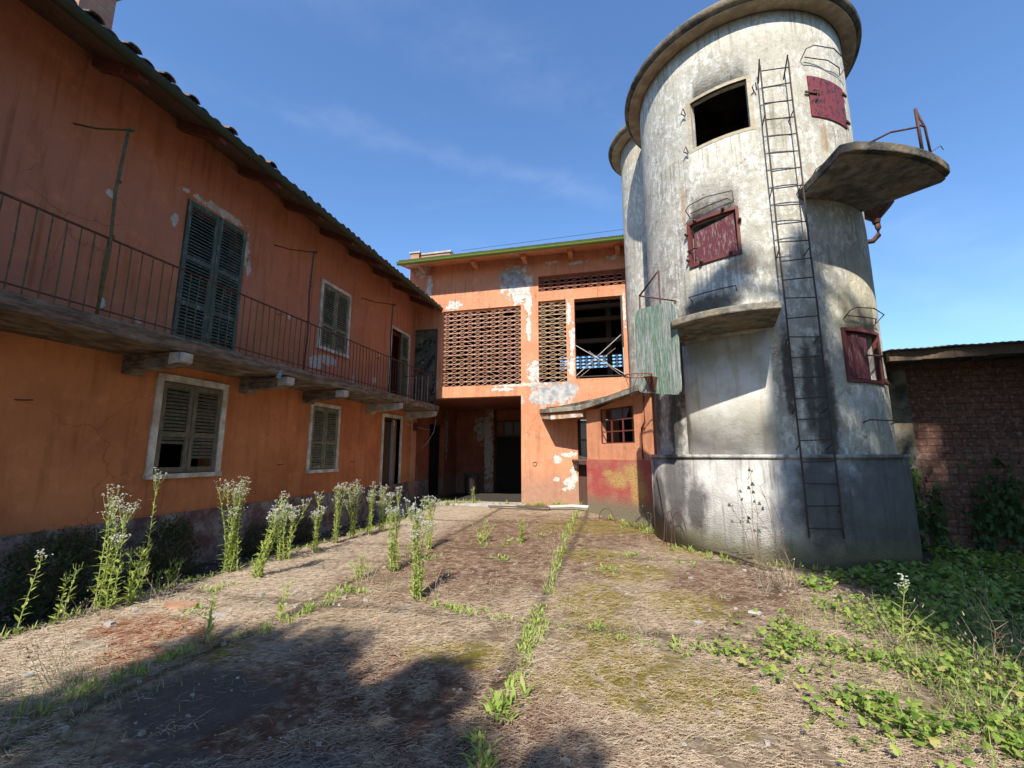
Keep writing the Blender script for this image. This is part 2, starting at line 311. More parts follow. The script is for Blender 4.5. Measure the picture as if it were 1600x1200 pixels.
material('ochre_lattice', lambda n: n.bs(n.mix(n.math('MULTIPLY', n.math('POWER', n.island(), 2.), .55), n.mix(n.mr(n.noise(n.pos(), 5, 6, .7), .35, .65), (.70,.54,.38), (.58,.38,.23)), (.30,.17,.12)), .9, n.bump(n.noise(n.pos(), 40, 4), .006, .6), .15))
material('dusty_lattice', lambda n: n.bs(n.mix(n.mr(n.noise(n.pos(), 5, 6, .7), .35, .65), (.50,.25,.18), (.33,.15,.11)), .9, None, .15))
def m_tile(n):
    p = n.pos(); r = n.island(); c = n.mix(r, (.27,.13,.08), (.16,.10,.075)); c = n.mix(n.mr(n.noise(p, 4, 6, .7), .45, .6), c, (.09,.085,.06))
    c = n.mix(n.mr(n.noise(p, 9, 6), .6, .7), c, (.4,.36,.3)); n.bs(c, .9, n.bump(n.noise(p, 20, 5), .01), .15)
material('roof_tile', m_tile)
def brick_mat(n, c1, c2, mort, sx=1.0, axis='xz', damp=True):
    p = n.pos(); x, y, z = n.sep(p); cb = n.n('ShaderNodeCombineXYZ'); n.put(cb.inputs[0], {'x':x,'y':y}[axis[0]]); n.put(cb.inputs[1], z)
    v = n.vm('ADD', cb.outputs[0], n.vm('MULTIPLY', n.vm('SUBTRACT', n.noise(p, 3, 3, col=True), (.5,.5,.5)), (.02,.02,.02)))
    b = n.n('ShaderNodeTexBrick'); n.put(b.inputs['Vector'], v); b.inputs['Scale'].default_value = 1; b.inputs['Brick Width'].default_value = .26; b.inputs['Row Height'].default_value = .125
    b.inputs['Mortar Size'].default_value = .008; b.inputs['Mortar Smooth'].default_value = .4; b.inputs['Bias'].default_value = -.2
    n.put(b.inputs['Color1'], c1); n.put(b.inputs['Color2'], c2); n.put(b.inputs['Mortar'], mort)
    c = n.mix(n.mr(n.noise(p, 2, 6, .7), .4, .7, 0, .6), b.outputs[0], tuple(k*.5 for k in c1)); c = n.mix(n.mr(n.noise(p, 14, 6, .7), .5, .65, 0, .35), c, (.42,.3,.24))
    h = n.math('ADD', n.math('MULTIPLY', b.outputs['Fac'], -1.), n.math('MULTIPLY', n.noise(p, 30, 5), .4)); n.bs(c, .92, n.bump(h, .02, 1), .1)
material('hollow_brick', lambda n: brick_mat(n, (.145,.075,.055), (.10,.058,.045), (.075,.048,.038)))
material('chimney_brick', lambda n: brick_mat(n, (.46,.27,.18), (.38,.2,.13), (.35,.32,.27), axis='yz'))
def m_board(n):
    p = n.pos(); v = n.scale(p, (1,1,.07))
    c = n.mix(n.mr(n.noise(v, 30, 6, .65, 1.2), .46, .54), (.44,.46,.43), (.19,.25,.20))
    g = n.mr(n.noise(n.scale(p, (1,1,.25)), 4.5, 4), .45, .62); c = n.mix(n.math('MULTIPLY', n.math('MULTIPLY', g, n.mr(n.noise(v, 45, 5, .7, 1), .38, .58)), .8), c, (.06,.23,.11)); c = n.mix(n.mr(n.noise(v, 85, 5, .7, 1), .57, .62, 0, .9), c, (.05,.07,.055))
    c = n.mix(n.mr(n.noise(v, 60, 5, .6), .6, .66), c, (.52,.54,.50)); n.bs(c, .8, n.bump(n.noise(v, 40, 6, .7, 1), .015, 1), .25)
material('weathered_board', m_board)
def m_oldpanel(n):
    p = n.pos(); c = n.mix(n.mr(n.noise(p, 3, 6, .6), .4, .6), (.06,.065,.05), (.10,.10,.075)); c = n.mix(n.mr(n.noise(p, 5, 7, .7), .52, .56), c, (.02,.02,.02)); c = n.mix(n.mr(n.noise(p, 4.3, 7, .7), .60, .63), c, (.15,.19,.12)); n.bs(c, .8)
material('painted_panel', m_oldpanel)
def leafmat(name, a, b, tr=.35, mid=None):
    def fn(n):
        r = n.island(); c = n.mix(r, a, b)
        if mid: c = n.mix(n.mr(r, .86, .9), c, mid)
        n.bs(c, .55, None, .35, 0, (tr, c))
    material(name, fn)
leafmat('weed_leaf', (.38,.48,.09), (.54,.60,.18), .45)
leafmat('weed_stem', (.28,.36,.10), (.36,.40,.14), .1)
leafmat('weed_flower', (.66,.66,.58), (.80,.80,.74), .25)
leafmat('joint_leaf', (.24,.35,.06), (.42,.50,.14), .35, (.42,.34,.17))
leafmat('ivy_leaf', (.12,.22,.035), (.36,.46,.09), .4, (.46,.42,.14))
leafmat('meadow', (.14,.19,.06), (.34,.36,.16), .3, (.45,.37,.22))
leafmat('bush_leaf', (.03,.065,.018), (.06,.10,.03), .2)
leafmat('tree_leaf', (.05,.09,.03), (.08,.13,.04), .1)
leafmat('dry_grass', (.42,.35,.22), (.56,.48,.33), .3)
leafmat('dry_stem', (.13,.085,.06), (.22,.16,.11), .0)
leafmat('dark_leaf', (.05,.055,.045), (.09,.09,.07), .1)
material('bark', lambda n: n.bs(n.mix(n.noise(n.scale(n.pos(), (1,1,.3)), 12, 5), (.09,.065,.05), (.17,.13,.10)), .9))
# ground colour shared by the ground sheet and the litter lying on it
def ground_col(n, p):
    big = n.noise(p, .55, 5, .6); x, y, z = n.sep(p)
    c = n.mix(n.mr(n.noise(n.scale(p, (1,1.6,1)), 11, 7, .7), .35, .65), (.25,.175,.11), (.55,.44,.31)); c = n.mix(n.mr(n.noise(p, 3.2, 6, .7), .5, .64, 0, .7), c, n.mix(n.noise(p, 25, 5), (.13,.08,.055), (.30,.20,.14))); c = n.mix(n.mr(n.noise(p, 1.9, 6, .7), .58, .66, 0, .6), c, (.36,.33,.29)); c = n.mix(n.mr(n.vor(p, 38), .0, .3, .5, 0), c, (.08,.055,.04))
    # reddish brown moss and needle mat in the middle of the yard
    far = n.mr(y, 4.3, 6.5); near = n.mr(n.blotch(p, [(-1.5,2.7,0,1.4,.95,3),(-2.4,8,0,2.6,3.4,3),(-.2,10,0,2,2.,3),(1.3,6.2,0,.8,1.2,3),(-2,6,0,1.2,1,3)], .45, 1.6), .7, 1.15, 1, 0)
    rb = n.math('MULTIPLY', near, n.mr(n.noise(p, 7, 6, .7), .34, .56)); c = n.mix(rb, c, n.mix(n.noise(p, 16, 5, .7), (.08,.042,.027), (.27,.155,.10)))
    ms = n.mr(n.blotch(p, [(.1,3.5,0,.75,.55,3),(-.35,5.2,0,.45,.8,3),(.1,6.6,0,.5,.8,3),(-.2,4.3,0,.4,.5,3),(.7,5.3,0,.5,.5,3),(-.6,7.4,0,.7,.5,3),(-.5,10.2,0,1.4,1,3),(1.1,8.3,0,.5,.7,3),(-3.2,3.2,0,.35,.25,3),(-1.3,3.6,0,.5,.25,3)], .55, 2.2), .6, 1.15, 1, 0)
    ms = n.math('MULTIPLY', ms, n.mr(n.noise(p, 9, 6, .7), .36, .58)); c = n.mix(ms, c, n.mix(n.noise(p, 30, 4), (.17,.15,.025), (.34,.25,.05)))
    pl = n.mr(n.math('ADD', x, n.math('MULTIPLY', n.noise(p, 2, 5), 1.2)), -3.4, -2.5, .6, 0); c = n.mix(n.math('MULTIPLY', pl, n.mr(n.noise(p, 13, 6, .7), .35, .6)), c, (.62,.52,.41))
    rm = n.mr(n.blotch(p, [(-4.3,3.45,0,.8,.3,3),(-3.9,2.95,0,.3,.3,3)], .5, 3), .7, 1.1, 1, 0); c = n.mix(n.math('MULTIPLY', rm, n.mr(n.noise(p, 12, 6, .7), .35, .55)), c, (.30,.12,.055))
    asp = n.mr(n.blotch(p, [(-2.75,2.6,0,.6,.42,3),(-2.2,1.9,0,.5,.3,3),(-1.6,2.1,0,.35,.25,3),(.85,2.5,0,.5,.25,3)], .4, 2.5), .75, 1.05, 1, 0)
    c = n.mix(n.math('MULTIPLY', asp, .85), c, n.mix(n.noise(p, 40, 6, .7), (.10,.092,.082), (.19,.175,.155)))
    ditch = n.mr(x, -5.5, -5.3, 1, 0); c = n.mix(ditch, c, n.mix(n.mr(n.noise(p, 14, 7, .7), .4, .62), (.06,.05,.042), (.19,.17,.15)))
    soil = n.mr(n.math('ADD', x, n.math('MULTIPLY', n.noise(p, 1.5, 5), .8)), 2.4, 3.2, 0, .8); c = n.mix(soil, c, n.mix(n.noise(p, 12, 6), (.07,.05,.035), (.18,.13,.09)))
    jn = n.math('MULTIPLY', n.math('SUBTRACT', n.noise(p, 3, 5), .5), .18); ja = n.mr(n.math('ABSOLUTE', n.math('ADD', n.math('SUBTRACT', x, -.88), jn)), .02, .09, .7, 0); jb = n.mr(n.math('ABSOLUTE', n.math('ADD', n.math('SUBTRACT', n.math('PINGPONG', n.math('ADD', y, -1.4), 1.5), .03), jn)), .015, .07, .6, 0); jc = n.mr(n.math('ABSOLUTE', n.math('ADD', n.math('SUBTRACT', x, -3.35), jn)), .02, .09, .7, 0)
    c = n.mix(n.math('MAXIMUM', ja, n.math('MAXIMUM', jb, jc)), c, (.09,.07,.045))
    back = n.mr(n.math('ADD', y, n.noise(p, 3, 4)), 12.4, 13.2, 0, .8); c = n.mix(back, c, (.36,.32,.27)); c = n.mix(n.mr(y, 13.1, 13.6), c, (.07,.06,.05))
    return c
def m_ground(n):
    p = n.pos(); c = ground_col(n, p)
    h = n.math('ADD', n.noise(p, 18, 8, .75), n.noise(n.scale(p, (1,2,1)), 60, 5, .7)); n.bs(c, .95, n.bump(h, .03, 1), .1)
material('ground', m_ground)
def m_needle(n):
    p = n.pos(); g = ground_col(n, p); r = n.island()
    c = n.mix(n.math('POWER', r, 2.6), n.mix(.5, g, (.26,.17,.12)), n.mix(r, (.47,.345,.225), (.72,.59,.43)))
    c = n.mix(.4, c, g); ctr = n.mix(.65, g, c); x, y, z = n.sep(p); c = n.mix(n.mr(y, 4.2, 6.2), c, ctr); n.bs(c, .8, None, .2)
material('needle', m_needle)

# ------------------------------------------------------------------ ground
def gz(x, y):
    z = .14*min(1, max(0, (y-10)/3.))**1.5
    z += .018*mnoise.noise((x*.6, y*.6, 0)) + .012*mnoise.noise((x*2.1, y*2.1, 3))
    if x < -5.35: z -= .09*min(1, (-5.35-x)/.12)
    if x > 3.2: z -= .05*min(1, (x-3.2)/2)
    return z
def make_ground():
    def axis(a, b, step, far):
        inner = list(np.arange(a, b, step)); out = []
        d = step; q = b
        while q < far: out.append(q); d *= 1.5; q += d
        out.append(far); lo = []; d = step; q = a-step
        while q > -far: lo.append(q); d *= 1.5; q -= d
        lo.append(-far); return lo[::-1]+inner+out
    xs = axis(-7, 7, .07, 1500); ys = axis(.5, 14, .07, 1500); V = []; F = []
    for y in ys:
        for x in xs:
            z = gz(x, y)
            if 1 < y < 9 and -6 < x < 5: z += .011*mnoise.noise((x*8, y*8, 5))+.007*mnoise.noise((x*19, y*19, 9))
            V.append((x, y, z))
    n = len(xs)
    for j in range(len(ys)-1):
        for i in range(n-1): F.append((j*n+i, j*n+i+1, (j+1)*n+i+1, (j+1)*n+i))
    mb = MB(); mb.v = V; mb.f = F; mb.sm = [True]*len(F)
    mb.build('ground', 'ground', None, fix=False, kind='structure')
make_ground()

# ------------------------------------------------------------------ farmhouse on the left
HX = -6.5
fh = lambda u, v, d: (HX-d, u, v)          # u = Y, v = Z, d = depth into the wall
house = empty('farmhouse', (HX, 4, 0), 'long two storey house with shaded terracotta plaster and green shutters on the left', 'house')
H_END = 12.88
wins = [(4.95,6.08,3.12,5.62), (8.25,9.25,4.02,5.52), (11.42,12.5,3.12,5.35), (4.93,5.93,1.32,2.68), (8.2,9.1,1.27,2.66), (11.2,12.18,.18,2.66)]
mb = MB(); grid_wall(mb, fh, -7, H_END, .0, 7.25, .35, wins, sv=1.0, su=1.5)
mb.build('wall', 'house_plaster', house)
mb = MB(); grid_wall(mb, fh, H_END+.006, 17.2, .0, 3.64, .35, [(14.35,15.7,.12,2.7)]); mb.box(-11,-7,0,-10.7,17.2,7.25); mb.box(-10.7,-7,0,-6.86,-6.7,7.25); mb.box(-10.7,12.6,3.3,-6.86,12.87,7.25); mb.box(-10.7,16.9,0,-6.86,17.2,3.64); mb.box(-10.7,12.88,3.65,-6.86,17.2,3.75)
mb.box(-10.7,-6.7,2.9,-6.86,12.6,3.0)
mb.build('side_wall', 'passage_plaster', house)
mb = MB(); mb.hexa([(-6.48,-7,-.15),(-6.44,-7,-.15),(-6.44,14.3,-.15),(-6.48,14.3,-.15),(-6.48,-7,.72),(-6.462,-7,.72),(-6.462,14.3,.74),(-6.48,14.3,.74)])
mb.build('plinth', 'stone_plinth', house)
# interior partition seen through open shutters
def leaf(parent, f, u0, u1, v0, v1, d, mat, rails=(), pitch=.055, skip=None, ang=0., name='shutter'):
    """louvred shutter leaf; d is the depth of its outer face (negative = proud)"""
    T = .035; st = .065
    if ang:
        c, s_ = math.cos(ang), math.sin(ang); f0 = f
        f = lambda u, v, dd: f0(u0+(u-u0)*c+(dd-d)*s_, v, d+(dd-d)*c-(u-u0)*s_)
    mb = MB(); mb.ubox(f, u0, u0+st, v0, v1, d, d+T); mb.ubox(f, u1-st, u1, v0, v1, d, d+T)
    rs = [v0]+[v0+(v1-v0)*r-.035 for r in rails]+[v1-.08]
    for r in rs: mb.ubox(f, u0+st, u1-st, r, r+.08, d+.003, d+T-.003)
    for a, b in zip(rs, rs[1:]):
        z = a+.08+pitch*.3
        while z < b-.02:
            if not (skip and skip[0] < z < skip[1]):
                jz = random.uniform(-.004, .004); hh = .036
                P = [(u0+st, z+jz, d+.004),(u1-st, z+jz+random.uniform(-.004,.004), d+.004),(u1-st, z+hh, d+T-.004),(u0+st, z+hh, d+T-.004)]
                lo = [f(*q) for q in P]; hi = [f(q[0], q[1]+.007, q[2]) for q in P]; mb.hexa(lo+hi)
            z += pitch
    return mb.build(name, mat, parent)
def stone_frame(parent, f, u0, u1, v0, v1, wd_, proud=.03, bottom=True, mat='white_frame', depth=.12):
    mb = MB()
    mb.ubox(f, u0-wd_, u0, v0 if bottom else v0, v1+wd_, -proud, depth); mb.ubox(f, u1, u1+wd_, v0, v1+wd_, -proud, depth)
    mb.ubox(f, u0, u1, v1, v1+wd_*1.05, -proud-.004, depth)
    if bottom: mb.ubox(f, u0-wd_*1.1, u1+wd_*1.1, v0-.07, v0, -proud-.03, .2)
    return mb.build('stone_frame', mat, parent)
def window_part(name, parent, f, h, mat, rails, frame=True, fw=.09, skip=None, fmat='white_frame', d=.0):
    u0, u1, v0, v1 = h
    fr = MB(); t = .04
    fr.ubox(f, u0, u0+t, v0, v1, .03+d, .09); fr.ubox(f, u1-t, u1, v0, v1, .03+d, .09); fr.ubox(f, u0+t, u1-t, v1-t, v1, .031+d, .09)
    w_ = fr.build(name, mat, parent)
    if frame: stone_frame(w_, f, u0, u1, v0, v1, fw, mat=fmat, bottom=('door' not in name))
    um = (u0+u1)/2
    leaf(w_, f, u0+.012, um-.004, v0+.01, v1-.012, -.012+d, mat, rails, skip=skip)
    leaf(w_, f, um+.004, u1-.012, v0+.01, v1-.012, -.016+d, mat, rails, skip=(v0+.1, v0+.17) if skip else None)
    return w_
window_part('balcony_door', house, fh, wins[0], 'teal_shutter', (.32,.62), False, d=-.01)['label'] = 'tall blue green louvred double door behind the railing'
window_part('window', house, fh, wins[1], 'green_shutter', (.35,), True, .075)
window_part('window', house, fh, wins[3], 'dark_shutter', (.42,), True, .095, skip=(1.38,1.72))['label'] = 'dark louvred shutters with missing slats, nearest ground floor window'
window_part('window', house, fh, wins[4], 'green_shutter', (.42,), True, .075)
# half open balcony door
h = wins[2]; fr = MB(); fr.ubox(fh, h[0], h[0]+.05, h[2], h[3], .1, .16); fr.ubox(fh, h[1]-.05, h[1], h[2], h[3], .1, .16); bd = fr.build('balcony_door', 'teal_shutter', house)
bd['label'] = 'half open louvred door with one leaf folded back at the far end of the balcony'
stone_frame(bd, fh, h[0], h[1], h[2], h[3], .075, bottom=False); leaf(bd, fh, (h[0]+h[1])/2+.05, h[1]-.012, h[2]+.01, h[3]-.01, -.02, 'green_shutter', (.35,.65))
mb = MB(); mb.ubox(fh, h[0]+.24, h[0]+.29, h[2], h[3], .16, .2); mb.ubox(fh, h[0]+.05, h[0]+.24, 3.13, 3.8, .18, .2); mb.build('inner_frame', 'grey_board', bd)
# ground floor door with curtain
h = wins[5]; fr = MB(); fr.ubox(fh, h[0], h[0]+.06, h[2], h[3], .1, .16); fr.ubox(fh, h[0]+.06, h[1], h[3]-.06, h[3], .1, .16); dr = fr.build('door', 'dim_brown', house)
stone_frame(dr, fh, h[0], h[1], h[2], h[3], .1, bottom=False)
mb = MB(); N = 40
for i in range(N):
    a = h[0]+.02+(h[1]-h[0]-.32)*i/N; b = h[0]+.02+(h[1]-h[0]-.32)*(i+1)/N; wv = lambda q: .12+.02*math.sin(q*42)
    mb.add([fh(a,h[2]+.03,wv(a)),fh(b,h[2]+.03,wv(b)),fh(b,h[3]-.1,wv(b)),fh(a,h[3]-.1,wv(a))], [(0,1,2,3)], True)
mb.build('curtain', 'dim_brown', dr, fix=False)
mb = MB(); mb.ubox(fh, h[1]-.30, h[1]-.01, h[2], h[3]-.1, .17, .21); mb.build('door_leaf', 'grey_board', dr)
mb = MB(); mb.ubox(fh, h[1]-.36, h[1]-.30, 2.45, 2.62, .02, .06); mb.build('door_lamp', 'pale_plastic', dr)
mb = MB(); mb.hexa([(-6.46,10.95,-.05),(-5.95,10.95,-.05),(-5.95,12.4,-.05),(-6.46,12.4,-.05),(-6.46,10.95,.16),(-5.95,10.95,.14),(-5.95,12.4,.14),(-6.46,12.4,.16)]); mb.build('door_step', 'pale_stone', house)
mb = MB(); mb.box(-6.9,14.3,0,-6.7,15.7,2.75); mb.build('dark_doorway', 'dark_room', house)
# small iron hooks on the wall
for y, z in ((7.0,4.35),(10.7,4.25),(7.35,1.4),(9.75,1.42),(3.4,2.2)): mb = MB(); mb.tube([(-6.5,y-.05,z),(-6.44,y,z),(-6.45,y+.08,z+.01)], .008, 5); mb.build('shutter_hook', 'rusty_iron', house)

# roof: boards, rafters, fascia, gutter and tiles
EX, EZ = -5.62, 6.34; SL = math.tan(R(25)); rz = lambda x: EZ+(EX-x)*SL
mb = MB(); X2 = -8.8
mb.hexa([(EX,-8,EZ),(EX,12.86,EZ),(X2,12.86,rz(X2)),(X2,-8,rz(X2)),(EX,-8,EZ+.04),(EX,12.86,EZ+.04),(X2,12.86,rz(X2)+.04),(X2,-8,rz(X2)+.04)])
mb.hexa([(X2,-8,rz(X2)),(X2,12.86,rz(X2)),(-12,12.86,rz(X2)-1.4),(-12,-8,rz(X2)-1.4),(X2,-8,rz(X2)+.05),(X2,12.86,rz(X2)+.05),(-12,12.86,rz(X2)-1.35),(-12,-8,rz(X2)-1.35)])
roof = mb.build('roof', 'old_timber', house)
y = -6.6
rnd = random.Random(3)
while y < 12.8:
    mb = MB(); x1 = EX+rnd.uniform(0,.04); x2 = -6.46; dz = -.004
    mb.hexa([(x1,y,rz(x1)-.13),(x1,y+.12,rz(x1)-.13),(x2,y+.12,rz(x2)-.15),(x2,y,rz(x2)-.15),(x1,y,rz(x1)+dz),(x1,y+.12,rz(x1)+dz),(x2,y+.12,rz(x2)+dz),(x2,y,rz(x2)+dz)])
    mb.build('rafter', 'red_timber', roof); y += 1.12
mb = MB(); mb.box(EX-.02,-8,EZ-.03,EX+.005,12.86,EZ+.055); mb.build('fascia', 'old_timber', roof)
mb = MB(); pts = []; nseg = 60
for (x0,) in ((EX+.075,),):
    ys = [-8+20.85*i/nseg for i in range(nseg+1)]; K = 9
    for yy in ys:
        sag = .012*mnoise.noise((yy*.7, 0, 0))
        for k in range(K): a = math.pi*k/(K-1); pts.append((x0-.075*math.cos(a), yy, EZ+.01+sag-.085*math.sin(a)))
    for k in range(K): pass
    fs = [(i*K+k, i*K+k+1, (i+1)*K+k+1, (i+1)*K+k) for i in range(nseg) for k in range(K-1)]
    mb.add(pts, fs, True)
for i in range(21):
    yy = -7+i*.95; mb.tube([(x0-.078*math.cos(math.pi*k/8), yy, EZ+.015-.092*math.sin(math.pi*k/8)) for k in range(9)], .008, 4)
mb.tube([(x0+.075,-8,EZ+.01),(x0+.075,12.85,EZ+.01)], .009, 6)
g = mb.build('gutter', 'dark_gutter', roof, fix=False)
mod = g.modifiers.new('s', 'SOLIDIFY'); mod.thickness = .006
mb = MB(); ty = -7.9; rnd = random.Random(5)
while ty < 12.8:
    cx_ = EX+.085; seg = 0
    while cx_ > X2+.1:
        L = .42; r0, r1 = .085, .07; x1 = cx_+rnd.uniform(-.03,.03); x2 = cx_-L; vs = []; yj = ty+rnd.uniform(-.012,.012); lift = .055+rnd.uniform(0,.015)
        if seg < 2 and rnd.random() < (.35 if 2.5 < ty < 5 else .05): lift += .05; yj += .03; x1 += .05
        for (xx, rr, up) in ((x1, r0, .025),(x2, r1, 0)):
            for k in range(7): a = math.pi*k/6; vs.append((xx, yj-rr*math.cos(a), rz(xx)+lift+up+rr*.75*math.sin(a)))
            for k in range(7): a = math.pi*k/6; rr2 = rr-.014; vs.append((xx, yj-rr2*math.cos(a), rz(xx)+lift+up+rr2*.72*math.sin(a)-.004))
        fs = []
        for k in range(6): fs += [(k,k+1,15+k,14+k),(7+k,21+k,22+k,8+k),(k,7+k,8+k,k+1)]
        mb.add(vs, fs, False); vs = []
        for xx in (x1-.02, x2):
            for k in range(5): a = math.pi*k/4; vs.append((xx, yj+.1-.07*math.cos(a), rz(xx)+.105-.05*math.sin(a)))
        mb.add(vs, [(k,k+1,6+k,5+k) for k in range(4)], False)
        cx_ -= .36; seg += 1
        if seg > 8: break
    ty += .2
mb.build('roof_tiles', 'roof_tile', roof, fix=False)
# chimney
mb = MB(); mb.box(-8.35,3.95,8.0 if False else rz(-8.35)-.3,-7.85,4.4,9.15); ch = mb.build('chimney', 'chimney_brick', roof)
mb = MB(); mb.box(-8.43,3.88,9.151,-7.77,4.47,9.22); mb.box(-8.38,3.92,9.221,-7.82,4.43,9.30); mb.build('chimney_cap', 'pale_stone', ch)
# balcony
BX = -5.52; BY1 = 12.86
mb = MB(); ns = 46; vs = []; rnd = random.Random(9)
for i in range(ns+1):
    yy = -7+(BY1+7)*i/ns; o = rnd.uniform(-.018,.018); dz = rnd.uniform(-.012,.012)
    vs += [(HX+.002,yy,2.93),(BX+o-.02,yy,2.95+dz),(BX+o,yy,3.04),(BX+o*.5,yy,3.06),(BX+o,yy,3.12),(HX+.002,yy,3.13)]
fs = [(i*6+k, i*6+(k+1)%6, (i+1)*6+(k+1)%6, (i+1)*6+k) for i in range(ns) for k in range(6)]+[(0,1,2,3,4,5),tuple(ns*6+k for k in range(6))]
mb.add(vs, fs); bal = mb.build('balcony', 'balcony_stone', house)
for yc in (.6,2.5,4.45,6.35,7.95,10.35,12.6):
    mb = MB(); w2 = .09; prof = [(0,2.68),(.14,2.66),(.22,2.73),(.62,2.74),(.80,2.76),(.93,2.78),(.96,2.84),(.96,2.93),(0,2.93)]
    n_ = len(prof); vs = [(HX+.001+a, yc-w2, b-.002) for a, b in prof]+[(HX+.001+a, yc+w2, b-.002) for a, b in prof]
    mb.add(vs, [tuple(range(n_)), tuple(range(n_, 2*n_))]+[(i,(i+1)%n_,n_+(i+1)%n_,n_+i) for i in range(n_)]); mb.build('corbel', 'balcony_stone' if yc < 10 else 'pale_stone', bal)
    mb = MB(); mb.hexa([(HX+.965,yc-.085,2.80),(HX+.985,yc-.085,2.80),(HX+.985,yc+.085,2.80),(HX+.965,yc+.085,2.80),(HX+.965,yc-.085,2.925),(HX+.99,yc-.085,2.925),(HX+.99,yc+.085,2.925),(HX+.965,yc+.085,2.925)]); mb.hexa([(HX+.80,yc-.094,2.765),(HX+.96,yc-.094,2.79),(HX+.96,yc+.094,2.79),(HX+.80,yc+.094,2.765),(HX+.80,yc-.094,2.925),(HX+.96,yc-.094,2.925),(HX+.96,yc+.094,2.925),(HX+.80,yc+.094,2.925)]); mb.build('corbel_end', 'pale_stone', bal)
RX = -5.58; RY1 = 12.35
mb = MB(); mb.tube([(RX,-7,4.03),(RX,2,4.04),(RX+.004,6,4.04),(RX,RY1,4.03)], .014, 6); mb.tube([(RX,RY1,4.03),(HX,RY1+.02,4.03)], .012, 6); mb.build('handrail', 'rusty_iron', bal)
mb = MB(); mb.tube([(RX,-7,3.2),(RX,RY1,3.2)], .010, 5); mb.tube([(RX,RY1,3.2),(HX,RY1+.02,3.2)], .009, 5); mb.build('bottom_rail', 'rusty_iron', bal)
def baluster(x, y, mat):
    mb = MB(); j = random.uniform(-.008,.008); mb.tube([(x,y,3.12),(x+j*.4,y+j,3.6),(x,y,4.03)], .0075, 5); mb.build('baluster', mat, bal)
y = 1.02
while y < RY1: baluster(RX, y, 'green_iron' if (y < 6.5 or random.random() < .15) else 'rusty_iron'); y += .1262
x = RX-.126
while x > HX+.05: baluster(x, RY1+.01, 'white_iron'); x -= .1
for yc, mat in ((3.42,'green_iron'),(6.72,'rusty_iron'),(9.78,'rusty_iron')):
    mb = MB(); mb.tube([(RX,yc,3.1),(RX+.012,yc+.02,3.9),(RX-.006,yc+.0,4.6),(RX,yc+.03,5.46)], .017, 7)
    mb.tube([(RX,yc+.03,4.05),(RX,yc+.03,4.09)], .026, 7); mb.tube([(RX,yc+.02,4.75),(RX,yc+.02,4.77)], .023, 7); po = mb.build('line_post', mat, bal)
    mb = MB(); mb.tube([(RX+.06,yc+.03,5.44),(RX-.1,yc+.03,5.47),(-6.1,yc+.02,5.56),(HX,yc+.01,5.7)], .011, 6); mb.tube([(RX+.03,yc+.03,5.445),(RX+.075,yc+.03,5.44)], .026, 7); mb.build('line_rod', mat, po)
mb = MB()
for k in range(9):
    a = k*.7; mb.hexa([(RX+.02+.03*math.cos(a+i*1.57)+.01*k%.03, 6.1+.05*math.sin(a+i*1.57), 2.88+.02*k) for i in range(4)]+[(RX+.04+.02*math.cos(a+i*1.57+.5), 6.12+.04*math.sin(a+i*1.57+.5), 2.93+.02*k) for i in range(4)])
tag(mb.build('rag', 'blue_rag'), 'small blue rag caught under the balcony edge beside a corbel', 'rag')
mb = MB(); mb.tube([(HX+.03,12.5,2.55),(HX+.03,13.9,2.45),(HX+.03,14.3,2.45)], .008, 5); mb.tube([(-5.62,12.86,2.72),(-5.7,12.9,2.3),(-5.95,12.95,1.95),(-6.2,13.1,1.8)], .005, 4)
mb.tube([(-5.6,12.5,3.5),(-5.45,12.5,3.65),(-5.5,12.5,3.9),(-5.42,12.5,3.8),(-5.55,12.5,3.6)], .004, 4)
tag(mb.build('loose_wire', 'pale_plastic'), 'thin loose wires dangling at the far end of the balcony', 'wire')
mb = MB(); mb.box(HX+.002,12.95,2.36,HX+.09,13.2,2.62); mb.build('junction_box', 'rusty_iron', house)

# ------------------------------------------------------------------ barn across the back
BY = 12.9
fb = lambda u, v, d: (u, BY+d, v)
barn = empty('barn', (-3, BY, 0), 'two storey terracotta barn with brick lattice openings and passage across the back', 'barn')
holes = [(-5.48,-2.86,3.74,6.26), (-2.30,-1.44,3.76,6.34), (-2.29,.95,6.66,7.17), (-1.18,.25,3.83,6.32), (-1.17,-.3,-.2,2.62), (-6.45,-2.86,-.2,3.38)]
mb = MB(); grid_wall(mb, fb, -6.75, 1.2, -.2, 7.86, .3, [holes[0],holes[1],holes[2],holes[3],holes[4],holes[5]], sv=1.0, su=1.0)
